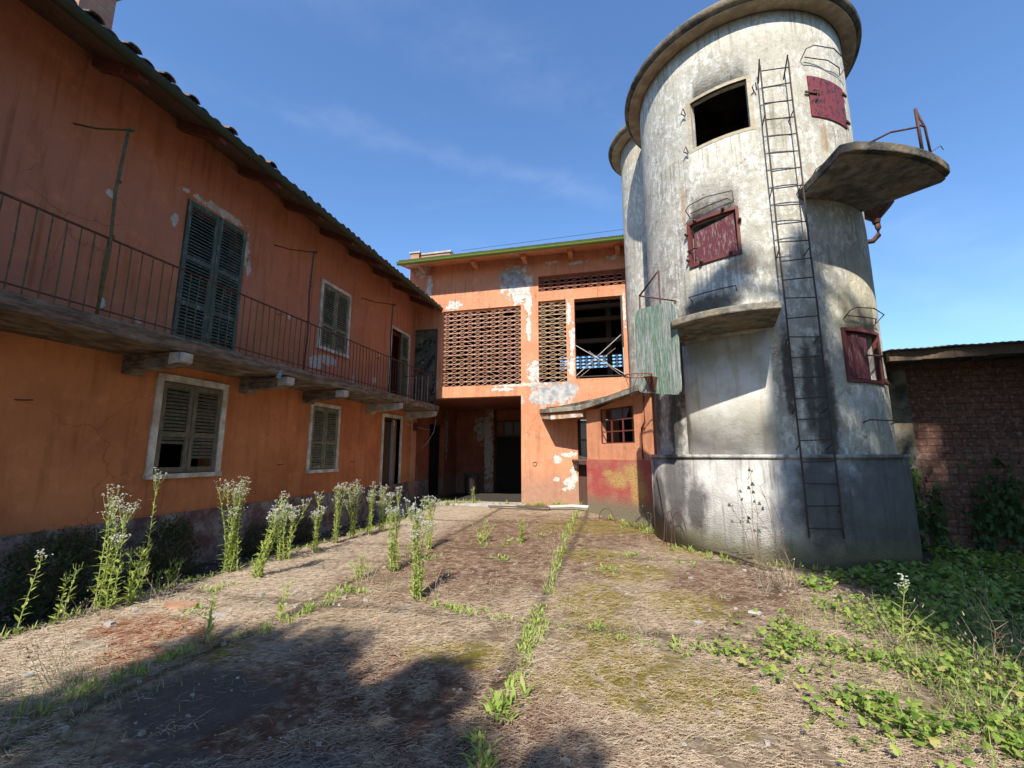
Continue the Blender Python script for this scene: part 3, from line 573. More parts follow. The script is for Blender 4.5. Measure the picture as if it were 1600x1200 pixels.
# the part of the wall left of the passage stands only above the balcony
bw = mb.build('wall', 'barn_plaster', barn)
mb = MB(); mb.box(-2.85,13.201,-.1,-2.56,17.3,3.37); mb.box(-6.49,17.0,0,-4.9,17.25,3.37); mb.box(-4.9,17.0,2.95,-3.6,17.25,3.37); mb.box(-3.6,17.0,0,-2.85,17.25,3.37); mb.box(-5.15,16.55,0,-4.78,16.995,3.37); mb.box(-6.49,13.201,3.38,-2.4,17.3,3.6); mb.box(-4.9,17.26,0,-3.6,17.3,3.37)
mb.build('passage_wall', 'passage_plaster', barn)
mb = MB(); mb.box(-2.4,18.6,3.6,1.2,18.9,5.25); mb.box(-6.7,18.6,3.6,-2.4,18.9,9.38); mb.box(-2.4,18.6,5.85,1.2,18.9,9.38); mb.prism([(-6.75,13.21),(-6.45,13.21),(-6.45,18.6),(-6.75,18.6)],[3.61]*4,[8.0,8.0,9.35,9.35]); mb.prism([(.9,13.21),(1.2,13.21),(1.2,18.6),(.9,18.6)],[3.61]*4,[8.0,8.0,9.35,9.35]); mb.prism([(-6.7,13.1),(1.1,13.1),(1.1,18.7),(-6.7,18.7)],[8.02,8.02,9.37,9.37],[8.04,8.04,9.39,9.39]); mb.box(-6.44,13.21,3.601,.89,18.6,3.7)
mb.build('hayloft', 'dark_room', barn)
mb = MB()
for z in (5.3,6.05,6.5): mb.box(-2.4,14.4,z,.9,14.55,z+.14)
for x in (-4.8,-3.2,-.3): mb.box(x,15.5,3.7,x+.18,15.7,7.8)
mb.build('loft_beam', 'old_timber', barn)
def lattice(name, x0, x1, z0, z1, y, mat, pitch=.145, per=.25, label=None, sl=.008, tt=.0065):
    mb = MB(); rows = max(1, round((z1-z0)/pitch)); p = (z1-z0)/rows; t = .018; D = .025
    ncol = max(1, round((x1-x0)/per)); q = (x1-x0)/ncol
    for r in range(rows+1):
        z = z0+r*p; mb.box(x0, y-.004, max(z0, z-tt), x1, y+D+.004, min(z1, z+tt))
    for r in range(rows):
        za = z0+r*p+.004; zb = z0+(r+1)*p-.004
        for c in range(ncol):
            xa = x0+c*q; xb = xa+q; jj = random.uniform(-.004,.004)
            for (s0, s1) in ((xa, xb), (xb, xa)):
                if random.random() < .03: continue
                mb.hexa([(s0-sl,y+jj,za),(s0+sl,y+jj,za),(s0+sl,y+D,za),(s0-sl,y+D,za),(s1-sl,y+jj,zb),(s1+sl,y+jj,zb),(s1+sl,y+D,zb),(s1-sl,y+D,zb)])
    o = mb.build(name, mat, barn, fix=False)
    if label: o['label'] = label
    return o
lattice('lattice_panel', -5.48, -2.86, 3.74, 6.24, BY+.05, 'terracotta_lattice', label='wide pink brick lattice over the passage')
lattice('lattice_panel', -2.30, -1.44, 3.76, 6.32, BY+.05, 'ochre_lattice', label='narrow ochre brick lattice beside the open bay')
lattice('lattice_panel', -2.29, .95, 6.665, 7.165, BY+.05, 'dusty_lattice', .125, .25, label='low dark brick lattice strip under the eaves')
lattice('lattice_panel', -2.4, 1.2, 5.25, 5.85, 18.7, 'ochre_lattice', .15, .25, sl=.032, tt=.028, label='small lattice in the far wall with sky behind it')
mb = MB(); mb.tube([(.22,BY-.03,3.86),(.22,BY-.03,6.3)], .028, 6); mb.tube([(-1.16,BY-.03,3.88),(.2,BY-.03,3.88)], .016, 6)
bf = mb.build('loft_gate_frame', 'grey_iron', barn)
mb = MB()
mb.tube([(-1.16,BY-.02,3.92),(.18,BY-.02,5.1)], .012, 5); mb.tube([(-1.16,BY-.02,4.85),(.24,BY-.045,3.9)], .012, 5); mb.tube([(.23,BY-.06,3.88),(.23,BY-.06,4.7)], .018, 5); mb.tube([(-1.16,BY+.4,3.9),(0,BY+.4,4.8)], .006, 5); mb.tube([(-.8,BY+.4,4.75),(.2,BY+.4,3.9)], .006, 5)
mb.build('brace', 'white_iron', bf)
# soffit, gutter, roof sheets, brackets
mb = MB(); mb.hexa([(-6.74,12.14,7.68),(1.0,12.14,7.68),(1.0,BY+.3,7.93),(-6.74,BY+.3,7.93),(-6.74,12.14,7.76),(1.0,12.14,7.76),(1.0,BY+.3,8.05),(-6.74,BY+.3,8.05)])
mb.build('eaves', 'barn_plaster', barn)
mb = MB()
for x in (-6.2,-4.4,-2.75,-1.3,.1): mb = MB(); mb.hexa([(x,12.4,7.64),(x+.14,12.4,7.64),(x+.14,BY-.001,7.60),(x,BY-.001,7.60),(x,12.4,7.76),(x+.14,12.4,7.76),(x+.14,BY-.001,7.9),(x,BY-.001,7.9)]); mb.build('eaves_bracket', 'barn_plaster', barn)
mb = MB(); n_ = 200; vs = []
for i in range(n_+1):
    x = -6.74+7.8*i/n_; o = .022*(1 if i%2 else -1); vs += [(x,12.08,7.83+o),(x,18.9,9.5+o)]
mb.add(vs, [(2*i,2*i+2,2*i+3,2*i+1) for i in range(n_)], True); brf = mb.build('roof', 'weathered_concrete', barn, fix=False); brf.modifiers.new('s','SOLIDIFY').thickness = .012
mb = MB(); K = 9; pts = []
for x in [-6.78+7.8*i/30 for i in range(31)]:
    for k in range(K): a = math.pi*k/(K-1); pts.append((x, 12.09-.075*math.cos(a), 7.745-.085*math.sin(a)))
mb.add(pts, [(i*K+k,i*K+k+1,(i+1)*K+k+1,(i+1)*K+k) for i in range(30) for k in range(K-1)], True); mb.add([pts[k] for k in range(K)], [tuple(range(K))]); mb.tube([(-6.78,12.015,7.745),(1.0,12.015,7.745)], .012, 6)
for i in range(9): mb.tube([(-6.6+i*.9, 12.09-.08*math.cos(math.pi*k/8), 7.75-.092*math.sin(math.pi*k/8)) for k in range(9)], .008, 4)
gg = mb.build('gutter', 'green_gutter', barn, fix=False); gg.modifiers.new('s','SOLIDIFY').thickness = .006
mb = MB(); mb.tube([(-4.6,12.1,7.93),(.9,12.15,8.04)], .006, 4); mb.build('roof_wire', 'grey_iron', barn)
mb = MB(); mb.box(-6.75,BY+.02,8.0,-6.45,BY+.35,8.45); mb.box(-6.44,BY+.12,8.1,-5.35,BY+.32,8.40); pc = mb.build('parapet', 'chimney_brick', barn)
mb = MB(); mb.box(-6.8,BY-.02,8.451,-6.4,BY+.4,8.50); mb.box(-6.39,BY+.08,8.401,-5.3,BY+.36,8.46); mb.build('parapet_cap', 'pale_stone', pc)
# boarded door at the end of the balcony
mb = MB(); mb.box(-6.44,BY-.03,3.14,-5.72,BY-.002,5.62); mb.build('boarded_door', 'painted_panel', barn)
mb = MB(); mb.box(-5.719,BY-.04,3.14,-5.66,BY-.003,5.68); mb.box(-6.44,BY-.04,5.621,-5.72,BY-.003,5.68); mb.build('door_frame', 'grey_iron', barn)
# gate in the passage
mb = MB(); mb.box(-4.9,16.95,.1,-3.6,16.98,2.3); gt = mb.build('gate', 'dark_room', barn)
mb = MB(); mb.box(-4.9,16.93,2.3,-3.6,16.99,2.36); mb.box(-4.9,16.93,2.88,-3.6,16.99,2.95)
for x in (-4.9,-4.5,-4.1,-3.66): mb.box(x,16.935,2.361,x+.05,16.985,2.879)
mb.build('transom', 'dim_brown', gt)
mb = MB()
for x in (-4.44,-4.04): mb.box(x,16.95,2.37,x+.33,16.97,2.87)
mb.build('pane', 'glass', gt)
# door behind the lean-to corner
mb = MB(); mb.box(-1.17,13.05,0,-1.09,13.12,2.62); mb.box(-1.09,13.05,1.4,-.3,13.12,1.5); mb.box(-1.09,13.05,2.0,-.3,13.12,2.04); mb.box(-1.09,13.06,0,-.3,13.11,1.4); bdz = mb.build('side_door', 'dim_brown', barn)
mb = MB(); mb.box(-1.09,13.07,1.5,-.3,13.09,2.0); mb.box(-1.09,13.07,2.04,-.3,13.09,2.6); mb.build('pane', 'glass', bdz)
mb = MB(); mb.prism([(-1.35,BY-.001),(-1.28,BY-.3),(-.92,BY-.32),(-.92,BY-.001)], 1.42, 1.46); mb.tube([(-1.2,BY,1.1),(-1.15,BY-.28,1.42)], .012, 5); mb.build('wall_shelf', 'old_timber', barn)
mb = MB(); mb.tube([(-2.45+.06*math.cos(k*.63), BY-.015, 1.32+.06*math.sin(k*.63)) for k in range(11)], .008, 5); mb.build('tether_ring', 'rusty_iron', barn)
mb = MB(); mb.box(-5.6,12.55,-.1,-2.7,13.3,.16); mb.build('threshold', 'pale_stone', barn)

# ------------------------------------------------------------------ lean-to between barn and silo
P0 = Vector((-.85,12.1)); DU = Vector((.68,-.73)).normalized(); LL = 2.33; NI = Vector((.73,.68)).normalized()
fl = lambda u, v, d: (P0.x+DU.x*u+NI.x*d, P0.y+DU.y*u+NI.y*d, v)
lean = empty('lean_to', (0,11.3,0), 'small diagonal lean to with a barred window between barn and silo', 'outbuilding')
mb = MB(); grid_wall(mb, fl, 0, LL, -.2, 2.80, .2, [(.57,1.78,1.87,2.77)])
zt = lambda u: 2.70+.20*u-.02
mb.hexa([fl(.6,2.803,0),fl(LL,2.803,0),fl(LL,2.803,.2),fl(.6,2.803,.2),fl(.6,2.83,0),fl(LL,zt(LL),0),fl(LL,zt(LL),.2),fl(.6,2.83,.2)])
mb.box(-.852,12.12,-.2,-.70,12.895,2.7)
mb.build('wall', 'barn_plaster', lean)
mb = MB(); mb.ubox(fl, -.012, LL, -.2, 1.47, -.022, -.001); mb.build('painted_plinth', 'red_render', lean)
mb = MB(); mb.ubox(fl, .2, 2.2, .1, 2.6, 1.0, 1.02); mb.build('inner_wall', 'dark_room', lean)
mb = MB(); a, b, c, d_ = .57, 1.78, 1.87, 2.77
for u in (a, a+.385, a+.79, b-.03): mb.ubox(fl, u, u+.03, c, d_, .02, .05)
for v in (c, c+.29, c+.58, d_-.03): mb.ubox(fl, a+.031, b-.031, v, v+.028, .023, .047)
wf = mb.build('window', 'red_frame', lean)
mb = MB(); mb.ubox(fl, .99, 1.34, 2.49, 2.73, .03, .036); mb.build('pane', 'glass', wf); mb = MB(); vv = [fl(1.4,2.49,.03),fl(1.5,2.49,.03),fl(1.62,2.72,.03),fl(1.4,2.73,.03)]; mb.add(vv, [(0,1,2,3)]); mb.build('pane', 'glass', wf)
poly = [(-2.3,12.895),(-1.85,12.05),(-.98,11.85),(.55,10.08),(.98,10.4),(.9,12.895)]; zb = [2.83,2.76,2.79,3.05,3.08,3.13]
mb = MB(); mb.prism(poly, zb, [z+.11 for z in zb]); lr = mb.build('roof_slab', 'weathered_concrete', lean)
mb = MB(); mb.hexa([(-2.22,12.85,2.66),(-1.84,12.13,2.57),(-1.78,12.16,2.57),(-2.14,12.88,2.66),(-2.22,12.85,2.79),(-1.84,12.13,2.71),(-1.78,12.16,2.71),(-2.14,12.88,2.79)]); mb.hexa([(-1.83,12.13,2.57),(-.93,11.93,2.61),(-.9,12.03,2.61),(-1.78,12.2,2.57),(-1.83,12.13,2.71),(-.93,11.93,2.74),(-.9,12.03,2.74),(-1.78,12.2,2.71)]); mb.build('fascia', 'peeling_fascia', lr)
mb = MB(); poly2 = [(-2.1,12.89),(-1.7,12.2),(-.9,11.95),(.55,10.3),(.9,10.6),(.85,12.89)]; mb.prism(poly2, [z+.115 for z in zb], [z+.16 for z in zb]); mb.build('roof_covering', 'dark_concrete', lr)
mb = MB(); mb.tube([fl(2.16,3.0,-.04),fl(2.16,2.35,-.04),fl(2.06,2.2,-.05),fl(2.06,1.5,-.05)], .018, 6); mb.tube([fl(2.06,2.2,-.05),fl(2.14,2.2,-.01)], .012, 5); mb.build('pipe', 'red_frame', lean)

# ------------------------------------------------------------------ silos
def silo_map(cx, cy, rad):
    return lambda u, v, d: (cx+(rad-d)*math.cos(R(u)), cy+(rad-d)*math.sin(R(u)), v)
def silo(cx, cy, label, holes, RS=1.97, HH=0.):
    s = empty('silo', (cx,cy,0), label, 'silo', 'round whitewashed silos joined side by side')
    f = silo_map(cx, cy, RS)
    mb = MB(); grid_wall(mb, f, -180, 180, -.2, 9.6+HH, .14, holes, su=3.0, sv=1.2, closed=True, smooth=True); mb.build('wall', 'silo_plaster', s)
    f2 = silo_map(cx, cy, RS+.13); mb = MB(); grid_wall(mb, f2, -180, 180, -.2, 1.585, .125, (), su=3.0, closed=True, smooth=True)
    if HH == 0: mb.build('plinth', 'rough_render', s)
    mb = MB(); N = 96; vs = []
    prof = [(RS-1.,9.51),(RS+.015,9.50),(RS+.27,9.50),(RS+.32,9.53),(RS+.34,9.60),(RS+.31,9.67),(RS-.37,9.85),(.02,10.0)]
    for k in range(N):
        a = k*2*math.pi/N; vs += [(cx+r*math.cos(a), cy+r*math.sin(a), z+HH) for r, z in prof]
    m_ = len(prof); mb.add(vs, [(k*m_+i, k*m_+i+1, ((k+1)%N)*m_+i+1, ((k+1)%N)*m_+i) for k in range(N) for i in range(m_-1)], True)
    o = mb.build('roof', 'dark_concrete', s)
    mb = MB(); grid_wall(mb, lambda u, v, d: (cx+(RS+.012+v)*math.cos(R(u)), cy+(RS+.012+v)*math.sin(R(u)), 9.498+HH-d), -180, 180, 0, .235, .03, (), su=4, closed=True); mb.build('soffit', 'tan_soffit', s)
    for p_ in o.data.polygons:
        if False: pass
    return s, f, f2
CX, CY = 2.73, 9.52
s1h = [(-126.5,-98.5,7.24,8.2), (-132,-108,4.98,5.78), (-67,-42,2.74,3.55)]
silo1, fs1, fp1 = silo(CX, CY, 'near whitewashed round silo with iron ladder and concrete canopies', s1h)
silo2, fs2, fp2 = silo(1.55, 11.9, 'narrow whitewashed round turret mostly hidden behind the broad silo', [], 1.2, .66)
# edge bead, plinth ledge
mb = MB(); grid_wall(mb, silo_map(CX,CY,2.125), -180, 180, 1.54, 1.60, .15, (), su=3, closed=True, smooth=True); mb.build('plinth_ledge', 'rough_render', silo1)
# infilled doorway below the lower canopy
mb = MB(); fi = silo_map(CX, CY, 1.985)
grid_wall(mb, fi, -141, -99.5, 1.605, 3.55, .02, (), su=3, smooth=True); mb.build('infill_panel', 'infill_plaster', silo1)
# worn plaster surround of the open hatch
def border(f, u0, u1, v0, v1, wu, wv, d0, d1, name, mat, parent, n=8):
    mb = MB(); mb.ubox(f, u0-wu, u0, v0-wv, v1+wv, d0, d1); mb.ubox(f, u1, u1+wu, v0-wv, v1+wv, d0, d1)
    mb.ubox(f, u0, u1, v1, v1+wv, d0, d1, n); mb.ubox(f, u0, u1, v0-wv, v0, d0, d1, n); return mb.build(name, mat, parent)
oh = border(fs1, -126.5, -98.5, 7.24, 8.2, 2.2, .06, -.006, .05, 'open_hatch', 'worn_ochre', silo1)
for a, z in ((-129.6,8.0),(-129.6,7.2),(-95.6,7.9)):
    mb = MB(); mb.tube([fs1(a,z,-.01),fs1(a-1,z+.03,-.09),fs1(a+.5,z+.1,-.10),fs1(a+1,z-.02,-.05)], .012, 5); mb.build('hinge', 'rusty_iron', oh)
# red riveted metal hatch
mb = MB(); mb.ubox(fs1, -69.5, -43.5, 7.33, 8.12, -.02, .0, 10); rh = mb.build('metal_hatch', 'red_sheet', silo1)
mb = MB(); mb.ubox(fs1, -72, -64, 7.76, 7.79, -.045, -.02, 3); mb.ubox(fs1, -45.5, -41.5, 7.98, 8.02, -.05, -.02); mb.ubox(fs1, -45.5, -41.5, 7.42, 7.46, -.05, -.02)
mb.tube([fs1(-67,7.84,-.03),fs1(-66,7.78,-.09),fs1(-67,7.62,-.05)], .014, 5); mb.build('latch', 'rusty_iron', rh)
# framed wooden hatch
wh = border(fs1, -131.4, -108.6, 5.0, 5.77, 1.4, .05, -.03, .06, 'board_hatch', 'red_frame', silo1)
mb = MB(); vs = [fs1(-130.3,5.015,.04),fs1(-109.2,5.015,.0),fs1(-109.2,5.015,.04),fs1(-130.3,5.015,.08),fs1(-130.3,5.62,.05),fs1(-109.6,5.73,.01),fs1(-109.6,5.73,.05),fs1(-130.3,5.62,.09)]; mb.hexa(vs); mb.build('board', 'purple_board', wh)
mb = MB()
for a, z in ((-133,5.6),(-133,5.1),(-107,5.55),(-112,5.0),(-126,4.99),(-114,5.83),(-128,5.8)): mb = MB(); mb.tube([fs1(a,z,-.02),fs1(a,z,-.07)], .03, 7); mb.tube([fs1(a,z,-.07),fs1(a,z,-.10)], .012, 5); mb.build('wing_nut', 'rusty_iron', wh)
mb = MB(); mb.tube([fs1(-133,5.27,-.05),fs1(-128,5.27,-.08),fs1(-127,5.24,-.09)], .014, 5); mb.build('latch', 'rusty_iron', wh)
# lower right hatch
lh = border(fs1, -66.5, -42.5, 2.76, 3.53, 1.5, .05, -.03, .06, 'board_hatch', 'red_frame', silo1); lh['label'] = 'lowest red framed hatch at the right, dark board pushed to one side'
mb = MB(); mb.ubox(fs1, -66.2, -51, 2.78, 3.5, .03, .07, 4); mb.ubox(fs1, -62, -58, 2.7801, 3.501, .015, .029); mb.build('board', 'purple_board', lh)
mb = MB(); mb.tube([fs1(-55,3.15,-.02),fs1(-45,3.17,-.07),fs1(-41,3.17,-.05)], .014, 5); mb.tube([fs1(-42,2.8,-.03),fs1(-41.5,2.7,-.07)], .03, 6); mb.tube([fs1(-44.5,2.8,-.03),fs1(-44.5,3.4,-.035)], .02, 5); mb.build('latch', 'rusty_iron', lh)
# grab bars
def bar(u0, u1, z, out, drop, tilt=0):
    mb = MB(); n_ = 6; pts = [fs1(u0,z-drop,.0), fs1(u0,z,-out)]+[fs1(u0+(u1-u0)*i/n_, z+tilt*i/n_, -out) for i in range(1,n_)]+[fs1(u1,z+tilt,-out), fs1(u1,z+tilt-drop,.0)]
    mb.tube(pts, .010, 6); mb.build('grab_bar', 'rusty_iron', silo1)
def loop(u0, u1, z, out):
    mb = MB(); um = (u1-u0); pts = [fs1(u0,z-.09,-.01),fs1(u0,z,-out),fs1(u0+um*.12,z+.05,-out-.03),fs1(u0+um*.5,z+.06,-out-.05),fs1(u1,z+.04,-out),fs1(u1,z-.09,-.01),fs1(u1-um*.12,z-.03,-.06),fs1(u0+um*.5,z-.06,-.09),fs1(u0+um*.05,z-.05,-.05)]
    mb.tube(pts, .009, 6); mb.build('grab_bar', 'rusty_iron', silo1)
loop(-131,-109,6.02,.14); loop(-72,-44,8.5,.16); loop(-74,-60,6.22,.14); loop(-66,-42,3.82,.14)
bar(-133,-111,4.38,.10,.06,.0); bar(-62,-38,2.12,.10,.04,.0)
# ladder
lad = MB(); LA, LB = -93.2, -81.4; so_ = -.19
def rail(a):
    mb = MB(); pts = [fs1(a,8.05,.0),fs1(a,8.35,so_)]+[fs1(a,8.2-.4*i,so_+.01*math.sin(i)) for i in range(0,20)]; pts = [p for p in pts]
    mb.tube(pts+[fs1(a,.42,so_)], .013, 6)
    for z in (7.3,5.95,4.85,3.4,2.3,1.75,.8): mb.tube([fs1(a,z-.08,.0),fs1(a,z,so_)], .009, 5)
    return mb
ld = rail(LA).build('ladder', 'grey_iron', silo1); rail(LB).build('ladder_rail', 'grey_iron', ld)
z = .55
while z < 8.2:
    mb = MB(); j = random.uniform(-.012,.012); mb.tube([fs1(LA,z+j,so_),fs1(LB,z-j,so_)], .0095, 6); mb.build('rung', 'grey_iron', ld); z += .315
# canopies
def polar(pts): return [(CX+r*math.cos(R(a)), CY+r*math.sin(R(a))) for a, r in pts]
def slab(name, pts, z0, z1, mat):
    mb = MB(); mb.prism(polar(pts), z0, z1); o = mb.build(name, mat, silo1)
    b = o.modifiers.new('b', 'BEVEL'); b.width = .018; b.segments = 2; b.limit_method = 'ANGLE'; return o
up = [(-80.5,1.9)]+[(-81.5,3.08)]+[(-81+40*i/16,3.14) for i in range(1,16)]+[(-41.5,3.08),(-38,1.9)]+[(-38-42*i/10,1.95) for i in range(1,10)]
uc = slab('upper_canopy', up, 5.79, 5.93, 'dark_concrete')
mb = MB(); mb.prism(polar([(-80,1.95),(-80.7,3.0)]+[(-80+38.6*i/16,3.06) for i in range(17)]+[(-40,3.0),(-39,1.95)]), 5.775, 5.789); mb.build('soffit', 'weathered_concrete', uc)
lo = [(-144,1.9),(-130,2.86)]+[(-128+29.5*i/12,2.9+.2*math.sin(math.pi*(.15+.7*i/12))) for i in range(13)]+[(-96.5,1.9)]+[(-97-46*i/10,1.95) for i in range(1,10)]
lc = slab('lower_canopy', lo, 3.62, 3.73, 'weathered_concrete'); 
# railing stub on the upper canopy
mb = MB(); mb.tube([(4.42,6.92,5.93),(4.42,6.92,6.62)], .02, 6); mb.tube([(4.60,7.05,5.93),(4.55,7.0,6.35),(4.42,6.92,6.6)], .016, 6); mb.tube([(4.42,6.92,6.36),(4.55,7.0,6.36)], .012, 6)
rs = mb.build('railing_post', 'rusty_iron', silo1)
mb = MB(); mb.tube([(4.42,6.92,6.32),(3.85,6.55,6.05),(3.6,6.55,5.94)], .014, 6); mb.tube([(4.62,7.1,6.0),(4.8,7.15,6.12),(4.86,7.2,6.08)], .005, 4); mb.build('rail_bar', 'rusty_iron', silo1)
# feed funnel and elbow at the far side
mb = MB(); vs = []
for r, z in ((.36,6.48),(.36,6.43),(.09,6.18),(.07,6.1)):
    vs += [(5.10+r*math.cos(k*math.pi/6)*.8, 9.45+r*math.sin(k*math.pi/6), z) for k in range(12)]
mb.add(vs, [(i*12+k,i*12+(k+1)%12,(i+1)*12+(k+1)%12,(i+1)*12+k) for i in range(3) for k in range(12)]+[tuple(range(12))])
mb.tube([(5.10,9.45,6.15),(5.12,9.45,6.0),(5.10,9.45,5.85),(5.0,9.45,5.74),(4.7,9.45,5.72)], .05, 8); mb.tube([(5.0,9.45,6.5),(4.65,9.45,6.45)], .02, 6); mb.tube([(4.72,9.45,6.3),(4.72,9.45,5.7)], .02, 6); mb.build('feed_funnel', 'rusty_iron', silo1)

# ------------------------------------------------------------------ basketball hoop
hoop = empty('basketball_hoop', (.7,7.7,2.4), 'weathered green wooden backboard with rusty rim and torn net on a pipe frame', 'basketball hoop')
BA = Vector((.37,8.2,0)); BB = Vector((.97,7.2,0)); bu = (BB-BA).normalized(); bn = Vector((bu.y,-bu.x,0)); bn = bn if bn.x < 0 else -bn; BWd = (BB-BA).length
bp = lambda u, v, d: tuple(BA+bu*u+bn*d+Vector((0,0,v-.2*u/BWd)))
mb = MB(); zb0, zb1 = 2.72, 4.28; rr_ = .2; out = []
for (cu, cv, a0) in ((BWd-rr_, zb1-rr_, 0),(rr_, zb1-rr_, 90),(rr_*.6, zb0+rr_*.6, 180),(BWd-rr_*.6, zb0+rr_*.6, 270)):
    rr2 = rr_ if cv > 3.5 else rr_*.6
    for k in range(7): a = R(a0+15*k); out.append((cu+rr2*math.cos(a)+random.uniform(-.006,.006), cv+rr2*math.sin(a)+random.uniform(-.006,.006)))
n_ = len(out); mb.add([bp(u,v,0) for u,v in out]+[bp(u,v,-.03) for u,v in out], [tuple(range(n_)), tuple(range(n_,2*n_))]+[(i,(i+1)%n_,n_+(i+1)%n_,n_+i) for i in range(n_)]); mb.build('backboard', 'weathered_board', hoop)
RC = Vector(bp(.48,3.02,.30)); rim_r = .225
mb = MB(); mb.tube([RC+Vector((math.cos(k*math.pi/12)*rim_r, math.sin(k*math.pi/12)*rim_r, 0)) for k in range(25)], .013, 6); mb.tube([bp(.36,3.0,.0),bp(.40,3.02,.12)], .012, 6); mb.tube([bp(.60,3.0,.0),bp(.56,3.02,.12)], .012, 6)
rim = mb.build('rim', 'rim_iron', hoop)
mb = MB(); vv = [bp(.36,3.01,.0),bp(.60,3.01,.0),bp(.60,3.01,.10),bp(.36,3.01,.10),bp(.42,2.74,.0),bp(.54,2.74,.0),bp(.54,2.76,.02),bp(.42,2.76,.02)]; mb.hexa(vv); mb.build('bracket', 'rusty_iron', hoop)
mb = MB()
for k in range(12):
    a = k*math.pi/6; 
    for sgn in (1,-1):
        pts = []
        for i in range(5):
            t = i/4; rr3 = rim_r*(1-.45*t); aa = a+sgn*t*.9; pts.append(RC+Vector((math.cos(aa)*rr3, math.sin(aa)*rr3, -.36*t+random.uniform(-.01,.01))))
        if random.random() < .8: mb.tube(pts, .003, 3, False)
mb.build('net', 'dim_brown', hoop)
mb = MB(); A = bp(.12,4.2,-.05); T1 = bp(.12,4.55,-.05); B_ = bp(.75,4.1,-.05); T2 = bp(.72,4.9,-.05)
mb.tube([bp(.12,3.2,-.045),T1], .017, 6); mb.tube([T1,T2], .017, 6); mb.tube([bp(.72,3.2,-.045),T2], .017, 6)
q = (1.12,8.33,4.45); mb.tube([T1,q], .014, 6); mb.tube([q,bp(.95,3.6,-.05)], .012, 6); mb.tube([bp(.12,3.3,-.05),(1.02,8.65,3.3)], .016, 6); mb.tube([bp(.72,3.3,-.05),(1.15,8.38,3.25)], .016, 6); mb.tube([q,(1.2,8.4,4.42)], .014, 6)
mb.build('pipe_frame', 'rusty_iron', hoop)

# ------------------------------------------------------------------ brick shed on the right
WY = 9.35
shed = empty('brick_shed', (7,WY,0), 'low hollow brick shed with sagging roof edge at the right of the silo', 'shed')
mb = MB(); mb.box(4.9,WY,-.2,9.5,WY+.2,3.24); mb.box(7.05,WY-.18,-.2,7.35,WY-.001,3.22); mb.box(9.3,WY+.2,-.2,9.5,13,3.24); mb.build('wall', 'hollow_brick', shed)
mb = MB(); mb.box(4.55,WY-.03,-.2,4.899,WY+.18,3.22); mb.prism([(4.9,WY-.012),(5.15,WY-.012),(5.15,WY-.001),(4.9,WY-.001)], [.0]*4, [3.2]*4); mb.build('corner_render', 'dark_concrete', shed)
mb = MB()
for i in range(12):
    x0 = 4.4+i*.45; j = random.uniform(-.015,.015); t_ = .012*i; mb.box(x0,WY-1.02+j,3.13+t_+j*.5,x0+.448,WY-.93+j,3.28+t_)
mb.build('eaves_beam', 'old_timber', shed)
mb = MB(); vs = []; n_ = 110
for i in range(n_+1): x = 4.35+5.4*i/n_; o = .005*(1 if i%2 else -1); e = .06*mnoise.noise((x*2.2,0,0)); vs += [(x,WY-1.13+e,3.30+.025*(x-4.4)+o+e*.5),(x,WY+4,3.6+o)]
mb.add(vs, [(2*i,2*i+2,2*i+3,2*i+1) for i in range(n_)], True); ro = mb.build('roof', 'dark_concrete', shed, fix=False); ro.modifiers.new('s','SOLIDIFY').thickness = .015
mb = MB()
for x in (5.3,6.2,7.15,8.1,9.0): mb = MB(); mb.hexa([(x,WY-.93,3.19),(x+.09,WY-.93,3.19),(x+.09,WY,3.25),(x,WY,3.25),(x,WY-.93,3.28),(x+.09,WY-.93,3.28),(x+.09,WY,3.34),(x,WY,3.34)]); mb.build('rafter', 'old_timber', shed)

# ------------------------------------------------------------------ things on the ground
# bin in the passage
mb = MB(); vs = []; prof = [(.20,.13),(.23,.15),(.27,.85),(.285,.86),(.285,.90),(.26,.90),(.25,.86),(.22,.5)]
for r, z in prof: vs += [(-5.45+r*math.cos(k*math.pi/10), 15.9+r*math.sin(k*math.pi/10), z) for k in range(20)]
mb.add(vs, [(i*20+k,i*20+(k+1)%20,(i+1)*20+(k+1)%20,(i+1)*20+k) for i in range(len(prof)-1) for k in range(20)]+[tuple(range(20))], True)
bn_ = mb.build('dustbin', 'grey_iron', None, label='grey metal dustbin standing in the dark passage beside the pillar', cat='bin')
# gutter pipe and board lying before the barn
mb = MB(); mb.tube([(-1.95,12.25,.17),(-1.3,12.35,.2),(-.86,12.05,.22)], .045, 8); mb.build('fallen_pipe', 'pale_plastic', None, label='pale grey pipe lying on the ground below the barn pier', cat='pipe')
mb = MB(); mb.hexa([(-3.7,12.28,.13),(-3.7,12.36,.13),(-1.9,12.22,.15),(-1.9,12.12,.15),(-3.7,12.28,.16),(-3.7,12.36,.16),(-1.9,12.22,.18),(-1.9,12.12,.18)]); mb.hexa([(-2.9,12.42,.14),(-2.9,12.5,.14),(-1.8,12.3,.15),(-1.8,12.24,.15),(-2.9,12.42,.17),(-2.9,12.5,.17),(-1.8,12.3,.18),(-1.8,12.24,.18)])
mb.build('fallen_board', 'old_timber', None, label='weathered boards lying flat in front of the passage', cat='board')
